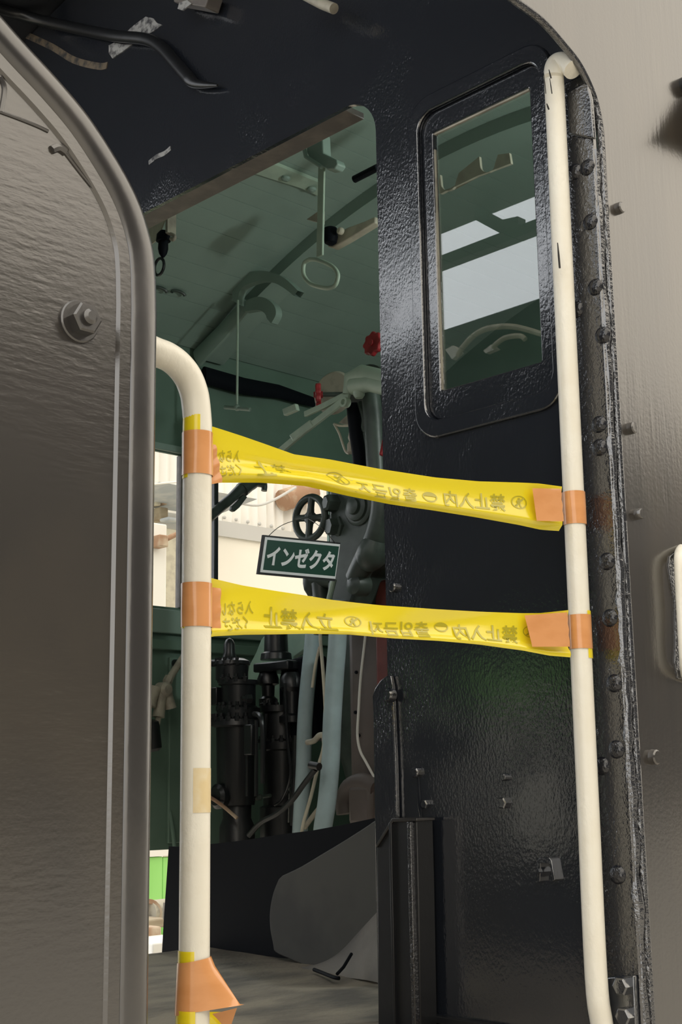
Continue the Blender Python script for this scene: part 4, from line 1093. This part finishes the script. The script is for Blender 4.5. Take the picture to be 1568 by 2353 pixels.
# lever cluster and gauge pipes
XC = 2.78
lc = empty('lever_valve', P(830, 900, 0, XC), 'pale green valve head with two long levers reaching left', 'valve')
def C(a, b, x=XC): return P(a, b, 0, x)
MB().tube([C(800, 905), C(806, 870), C(830, 860), C(905, 878)], [.018, .026, .03, .03], 16, flat=(Vector((1, 0, 0)), .8)).build('head', M['green_light'], lc)
MB().tube([C(812, 888), C(850, 880), C(900, 892)], .027, 16).build('collar', M['green_light'], lc)
MB().lathe(C(825, 893), (0, 0, -1), [(0, .018), (.02, .018), (.03, .012)], 14).build('gland', M['green_light'], lc)
def flatbar(pts, w, t, m, parent, name):
    mb = MB()
    for a, b in zip(pts, pts[1:]):
        d = (b - a).normalized(); s_ = d.cross(Vector((1, 0, 0))).normalized()
        mb.obox((a + b) / 2, (t, 0, 0), s_ * w, (b - a) / 2 * 1.02)
    return mb.build(name, M[m], parent, bevel=.002)
flatbar([C(800, 880), C(794, 908), C(742, 934), C(702, 952)], .009, .006, 'green_light', lc, 'lever')
flatbar([C(806, 872), C(797, 915), C(700, 990), C(640, 1040)], .0105, .006, 'green_light', lc, 'lever')
MB().obox(C(696, 990), (.008, 0, 0), (C(720, 968) - C(672, 1004)) * .5, Vector((0, .009, .012))).build('lever_grip', M['green_light'], lc, bevel=.004)
MB().obox(C(669, 942), (.008, 0, 0), (C(684, 935) - C(654, 948)) * .5, Vector((0, .004, .012))).build('lever_grip', M['green_light'], lc, bevel=.003)
MB().lathe(C(799, 926), (-1, 0, 0), [(0, .016), (.02, .016), (.02, .009), (.01, .008)], 16).build('pivot_eye', M['green_light'], lc)
gp = empty('gauge_pipe', P(830, 1060, 0, 2.85), 'dark gauge pipe with cream cocks below the lever valve', 'pipe')
def G(a, b, x=2.85): return P(a, b, 0, x)
MB().tube(smoothline([G(812, 930), G(818, 990), G(826, 1050), G(828, 1110)], 5), .022, 14).build('stem', M['matt_black'], gp)
MB().lathe(G(812, 930), (0, 0, -1), [(0, .018), (.03, .02), (.034, .016), (.05, .016)], 14).build('union', M['cream_dirty'], gp)
MB().lathe(G(812, 985), (0, .05, -1), [(0, .012), (.03, .016), (.04, .012), (.05, .018), (.075, .018), (.08, .01)], 14).build('cock', M['cream_dirty'], gp)
MB().tube(smoothline([G(768, 974), G(782, 978), G(806, 978), G(806, 978)], 4) , .004, 8).build('drip_wire', M['cream'], gp)
MB().tube(smoothline([G(768, 974), G(780, 996), G(788, 1020), G(795, 1038), G(803, 1042)], 4), .004, 8).build('drip_wire', M['cream'], gp)
MB().prism([G(a, b, 2.9) for a, b in [(778, 972), (802, 950), (806, 976)]], (.01, 0, 0)).build('drip_tray', M['cream_dirty'], gp, smooth=False)
MB().tube(smoothline([G(828, 925), G(838, 960), G(838, 985), G(850, 1000), G(858, 1030)], 5), .010, 10).build('bent_pipe', M['green_dark'], gp)
MB().tube([G(852, 905), G(858, 960), G(866, 1100)], .03, 14).build('side_pipe', M['green_dark'], gp)
o = MB().lathe(G(858, 905, 2.95), (-1, 0, 0), [(0, .09), (.03, .09), (.035, .075)], 32).build('pressure_gauge', M['green_dark']); tag(o, 'round dark gauge case half hidden behind the doorway jamb', 'gauge')
gz = empty('gauge', G(772, 905, 3.05), 'pale round gauge behind the two levers', 'gauge')
MB().lathe(G(772, 905, 3.05), (-.9, -.2, .1), [(0, .075), (.02, .075), (.026, .068)], 32).build('gauge_case', M['cream_dirty'], gz)
g0 = G(772, 905, 3.05)
MB().tube([g0, g0 + Vector((.1, -.02, 0)), Vector((g0.x + .16, g0.y - .05, 2.42))], .012, 10).build('gauge_stem', M['green_dark'], gz)
def redwheel(c, axis, R, label):
    t = empty('red_handwheel', c, label, 'handwheel')
    axis = Vector(axis).normalized(); x = axis.cross(Vector((0, 0, 1))).normalized(); y = axis.cross(x)
    out = []
    for i in range(48):
        a = 2 * math.pi * i / 48
        rr = R * (1 + .09 * math.cos(8 * a))
        out.append(c + (x * math.cos(a) + y * math.sin(a)) * rr - axis * .008)
    MB().prism(out, axis * .018).build('rim', M['red'], t, bevel=.004)
    MB().lathe(c - axis * .014, axis, [(0, .01), (.03, .012)], 12).build('hub', M['red'], t)
    MB().tube([c, c + axis * .10], .008, 10).build('spindle', M['green_dark'], t)
redwheel(C(858, 790, 2.9), (1, .0, -.1), .038, 'red lobed handwheel cut off by the doorway jamb, highest of the three')
redwheel(C(731, 907, 2.85), (.72, -.69, 0), .036, 'red handwheel seen edge-on left of the lever valve')
redwheel(C(868, 1032, 2.85), (1, .2, -.3), .032, 'red handwheel just above the upper tape beside the doorway jamb')
# window catch lever at the far window
wl = empty('window_catch', P(545, 1150, 1, 3.9), 'dark green window catch lever at the far side window', 'lever')
def K(a, b, y=3.955): return P(a, b, 1, y)
MB().tube([K(478, 1190), K(530, 1146), K(560, 1118)], [.022, .020, .024], 12).build('arm', M['green_dark'], wl)
MB().tube(smoothline([K(556, 1126), K(580, 1108), K(606, 1110), K(607, 1128)], 4), [.03] * 5 + [.022] * 4 + [.012] * 4, 12).build('knuckle', M['green_dark'], wl)
MB().prism([K(a, b, 3.945) for a, b in [(548, 1150), (560, 1135), (570, 1142), (552, 1166), (540, 1176), (533, 1172), (535, 1162)]], (0, .02, 0)).build('tongue', M['green_dark'], wl, bevel=.004)
for px, py, lb in ((368, 668, 'smaller grey hook on the ceiling left of its neighbour'), (410, 676, 'small grey hook on the ceiling beside the tender edge')):
    p = roofpt(px, py, -.02)
    o = MB().tube([p + Vector((0.03 * math.cos(a), 0, .012 * math.sin(a))) for a in [math.pi * i / 8 for i in range(9)]], .006, 8).build('ceiling_hook', M['green_dark']); tag(o, lb, 'hook')

# ------------------------------------------------------------------ brake stand, pipes and cables on the far side
XK = 2.98
def B(a, b, x=XK): return P(a, b, 0, x)
MPX = (B(545, 1700) - CAM).dot(_w) / FPX
def column(parent, name, cx, prof, x=XK, m='black', n=28):
    z = lambda py: B(cx, py, x).z
    y = B(cx, 1700, x).y
    z0 = z(prof[0][0])
    MB().lathe((x, y, z0), (0, 0, -1), [(z0 - z(py), hw * MPX) for py, hw in prof], n).build(name, M[m], parent)
ba = empty('brake_valve', (XK, B(545, 1700).y, ZF), 'black brake valve stand with domed top just right of the ivory rail', 'valve')
column(ba, 'dome', 527, [(1466, 1), (1470, 8), (1480, 13), (1500, 14), (1510, 17), (1516, 20)])
column(ba, 'valve_head', 533, [(1514, 30), (1520, 42), (1528, 43), (1530, 38), (1562, 38), (1566, 30)])
column(ba, 'valve_body', 548, [(1564, 46), (1574, 46), (1576, 40), (1622, 40), (1628, 50), (1652, 50), (1656, 44)])
column(ba, 'cylinder', 545, [(1654, 60), (1668, 62), (1672, 48), (1800, 46), (1850, 40)])
column(ba, 'foot', 545, [(1800, 34), (1880, 32), (1900, 40), (2090, 44)])
for dx in (-40, -24, 24, 44):
    MB().tube([B(545 + dx, 1655, XK - .06), B(545 + dx, 1830, XK - .06)], .007, 10).build('tie_bolt', M['black'], ba)
MB().obox(B(575, 1700, XK - .07), (.012, 0, 0), (0, .02, 0), (0, 0, .05)).build('side_lug', M['black'], ba, bevel=.004)
MB().lathe(B(510, 1830, XK - .06), (-1, 0, 0), [(0, .04), (.02, .042), (.03, .03)], 20).build('end_cover', M['black'], ba)
MB().tube(smoothline([B(480, 1830, XK - .10), B(510, 1850, XK - .10), B(545, 1880, XK - .08)], 4), .006, 10).build('copper_pipe', M['rust'], ba)
MB().tube([B(364, 1524), B(368, 1524), B(378, 1524), B(440, 1524), B(500, 1524)], [.006, .011, .014, .014, .013], 14).build('handle', M['black'], ba)
def nuts(parent, cx, py, hw, x, n=7, r=.011, h=.018):
    c = B(cx, py, x)
    for k in range(n):
        a = math.radians(110 + 140 * k / (n - 1))
        MB().lathe(c + Vector((math.cos(a), math.sin(a), 0)) * hw * MPX, (0, 0, 1), [(-.004, r), (h * .6, r), (h * .7, r * .6), (h * 1.3, r * .55)], 6).build('flange_nut', M['black'], parent, angle=20)
nuts(ba, 533, 1528, 36, XK); nuts(ba, 548, 1566, 41, XK, 6); nuts(ba, 548, 1630, 45, XK, 7); nuts(ba, 545, 1656, 56, XK, 8)
MB().obox(B(500, 1600, XK - .05), (.02, 0, 0), (0, .018, 0), (0, 0, .03)).build('port_block', M['black'], ba, bevel=.004)
MB().tube(smoothline([B(585, 1640, XK - .06), B(600, 1650, XK - .09), B(604, 1700, XK - .09), B(604, 1800, XK - .08)], 4), .009, 10).build('side_pipe', M['black'], ba)
MB().lathe(B(578, 1606, XK - .05), (-1, .4, 0), [(0, .016), (.02, .016), (.022, .01), (.035, .01)], 6).build('plug', M['black'], ba, angle=20)
XJ = XK + .17
bb = empty('brake_valve', (XJ, B(665, 1700, XJ).y, ZF), 'taller black brake valve stand beside the pale blue pipes', 'valve')
column(bb, 'upper_spindle', 636, [(1440, 27), (1498, 29), (1502, 36), (1516, 38)], XJ)
MB().obox(B(655, 1533, XJ), (.07, 0, 0), (0, .092, 0), (0, 0, .016)).build('top_plate', M['black'], bb, bevel=.006)
MB().prism([B(a, b, XJ - .02) for a, b in [(650, 1520), (704, 1503), (722, 1640), (724, 1690), (700, 1702), (640, 1694), (640, 1560)]], (.10, 0, 0)).build('casing', M['matt_black'], bb, bevel=.01, segs=3)
column(bb, 'neck', 617, [(1545, 20), (1560, 26), (1572, 26), (1576, 16), (1600, 15), (1606, 22), (1622, 22)], XJ - .03)
column(bb, 'neck', 672, [(1545, 18), (1560, 28), (1580, 28), (1590, 20), (1640, 20), (1646, 30), (1660, 30)], XJ - .03)
column(bb, 'flange', 640, [(1622, 44), (1636, 44)], XJ - .02)
column(bb, 'lower_body', 648, [(1636, 46), (1700, 48), (1704, 54), (1722, 54), (1726, 46), (1850, 44), (1854, 52), (1880, 52), (2080, 50)], XJ)
nuts(bb, 640, 1622, 38, XJ - .02, 6, .009, .014); nuts(bb, 648, 1704, 50, XJ, 7, .01, .015)
MB().tube([B(612, 1640, XJ - .08), B(606, 1760, XJ - .08)], .007, 10).build('link_rod', M['black'], bb)
MB().tube(smoothline([B(655, 1570, XJ - .10), B(660, 1690, XJ - .10), B(668, 1780, XJ - .10), B(650, 1835, XJ - .09), B(632, 1850, XJ - .08)], 4), .005, 8).build('thin_pipe', M['black'], bb)
MB().tube([B(680, 1690, XJ - .07), B(674, 1897, XJ - .07)], .011, 10).build('steel_pipe', M['black'], bb)
MB().tube([B(668, 1750, XJ - .075), B(664, 1890, XJ - .075)], .004, 8).build('bright_rod', M['steel'], bb)
MB().lathe(B(592, 1832, XJ - .10), (-.5, -1, 0), [(0, .012), (.03, .012), (.034, .007)], 6).build('pipe_union', M['green_dark'], bb, angle=20)
MB().tube([B(574, 1834, XJ - .10), B(622, 1828, XJ - .10)], .006, 8).build('cross_pipe', M['green_dark'], bb)
o = MB().prism([B(a, b, 3.24) for a, b in [(566, 1568), (572, 1530), (588, 1500), (600, 1470), (612, 1455), (660, 1455), (720, 1455), (716, 1480), (690, 1500), (676, 1510), (660, 1600), (650, 1640), (600, 1640), (600, 1562)]], (.02, 0, 0)).build('mint_casing', M['mint'], bevel=.004); tag(o, 'bright mint green casing glimpsed between the two brake stands', 'casing')
def pipething(name, m, pts, r, label, cat='pipe', n=16, x=XK):
    o = MB().tube(smoothline([P(a, b, 0, x) for a, b in pts], 5), r, n).build(name, M[m]); tag(o, label, cat); return o
pipething('steam_pipe', 'bluegrey', [(778, 1380), (776, 1470), (770, 1550), (764, 1650), (760, 1750), (752, 1840), (742, 1905), (740, 1960)], .0285, 'thick pale blue pipe running down beside the firebox', x=2.86)
pipething('steam_pipe', 'bluegrey', [(722, 1400), (718, 1470), (712, 1530), (705, 1600), (700, 1680), (697, 1780), (690, 1900), (688, 1960)], .026, 'shorter pale blue pipe left of the thick one', x=3.08)
pipething('thin_pipe', 'cream', [(736, 1440), (737, 1475), (744, 1560), (748, 1640), (744, 1715), (732, 1760), (715, 1830), (698, 1890), (690, 1940)], .0055, 'thin cream pipe winding down past the pale blue pipes', n=10, x=2.84)
pipething('thin_pipe', 'cream', [(735, 1486), (725, 1530), (718, 1580)], .005, 'short cream pipe branching left behind the thick blue pipe', n=10, x=3.0)
o = pipething('pipe_loop', 'cream_dirty', [(706, 1706), (722, 1702), (734, 1690), (743, 1690), (746, 1700), (748, 1730)], .009, 'cream elbow pipe beside the thick blue pipe', n=12, x=2.9)
pipething('thin_pipe', 'cream_dirty', [(700, 1902), (722, 1872), (740, 1850)], .008, 'low slanting cream pipe at the foot of the blue pipes', n=10, x=2.88)
hs = empty('rubber_hose', P(650, 1850, 0, 2.78), 'black rubber hose rising to a clip on the blue pipe', 'hose')
MB().tube(smoothline([P(a, b, 0, 2.78) for a, b in [(572, 1920), (600, 1890), (640, 1868), (672, 1838), (700, 1800), (725, 1768)]], 5), .0085, 12).build('hose', M['rubber'], hs)
MB().tube([P(714, 1758, 0, 2.78), P(734, 1762, 0, 2.78)], .012, 12).build('hose_clip', M['rubber'], hs)
pipething('white_cable', 'white', [(842, 1440), (838, 1480), (829, 1560), (824, 1640), (822, 1690), (828, 1725), (842, 1752), (862, 1790), (872, 1815)], .0042, 'white cable hanging in front of the brown firebox', 'cable', 10, 2.968)
# cream pipe fitting on the far wall
cf = empty('pipe_manifold', P(365, 1600, 1, 3.88), 'cream three-way pipe manifold on the far wall beside the tender edge', 'manifold')
def F(a, b, y=3.88): return P(a, b, 1, y)
MB().tube(smoothline([F(425, 1505), F(405, 1535), F(392, 1556), F(385, 1575)], 4), .013, 12).build('feed_pipe', M['cream_dirty'], cf)
MB().lathe(F(390, 1555), (F(380, 1578) - F(390, 1555)), [(0, .016), (.02, .018), (.03, .014)], 6).build('union_nut', M['cream_dirty'], cf)
for a, b, nm in (((380, 1575), (392, 1628), 'branch'), ((372, 1590), (364, 1648), 'branch'), ((358, 1580), (344, 1622), 'branch')):
    MB().tube([F(*a), F((a[0] + b[0]) / 2, (a[1] + b[1]) / 2), F(*b)], [.022, .019, .022], 14).build(nm, M['cream_dirty'], cf)
MB().lathe(F(376, 1585), (0, -1, 0), [(-.02, .028), (.02, .026), (.03, .016)], 18).build('hub', M['cream_dirty'], cf)
MB().tube([F(364, 1645), F(361, 1690)], [.012, .004], 10).build('tail', M['cream_dirty'], cf)
o = MB().lathe(F(345, 1660, 3.87), (0.15, 0, -1), [(-.01, .012), (0, .03), (.015, .032), (.09, .032), (.1, .02)], 18).build('lubricator', M['rubber']); tag(o, 'black cylinder fitting under the cream manifold', 'cylinder')
pipething('wall_pipe', 'green_wall', [(392, 1690), (390, 1760), (388, 1840), (396, 1900), (402, 1950)], .008, 'thin green pipe down the far wall left of the rail', 'pipe', 10, 2.97)
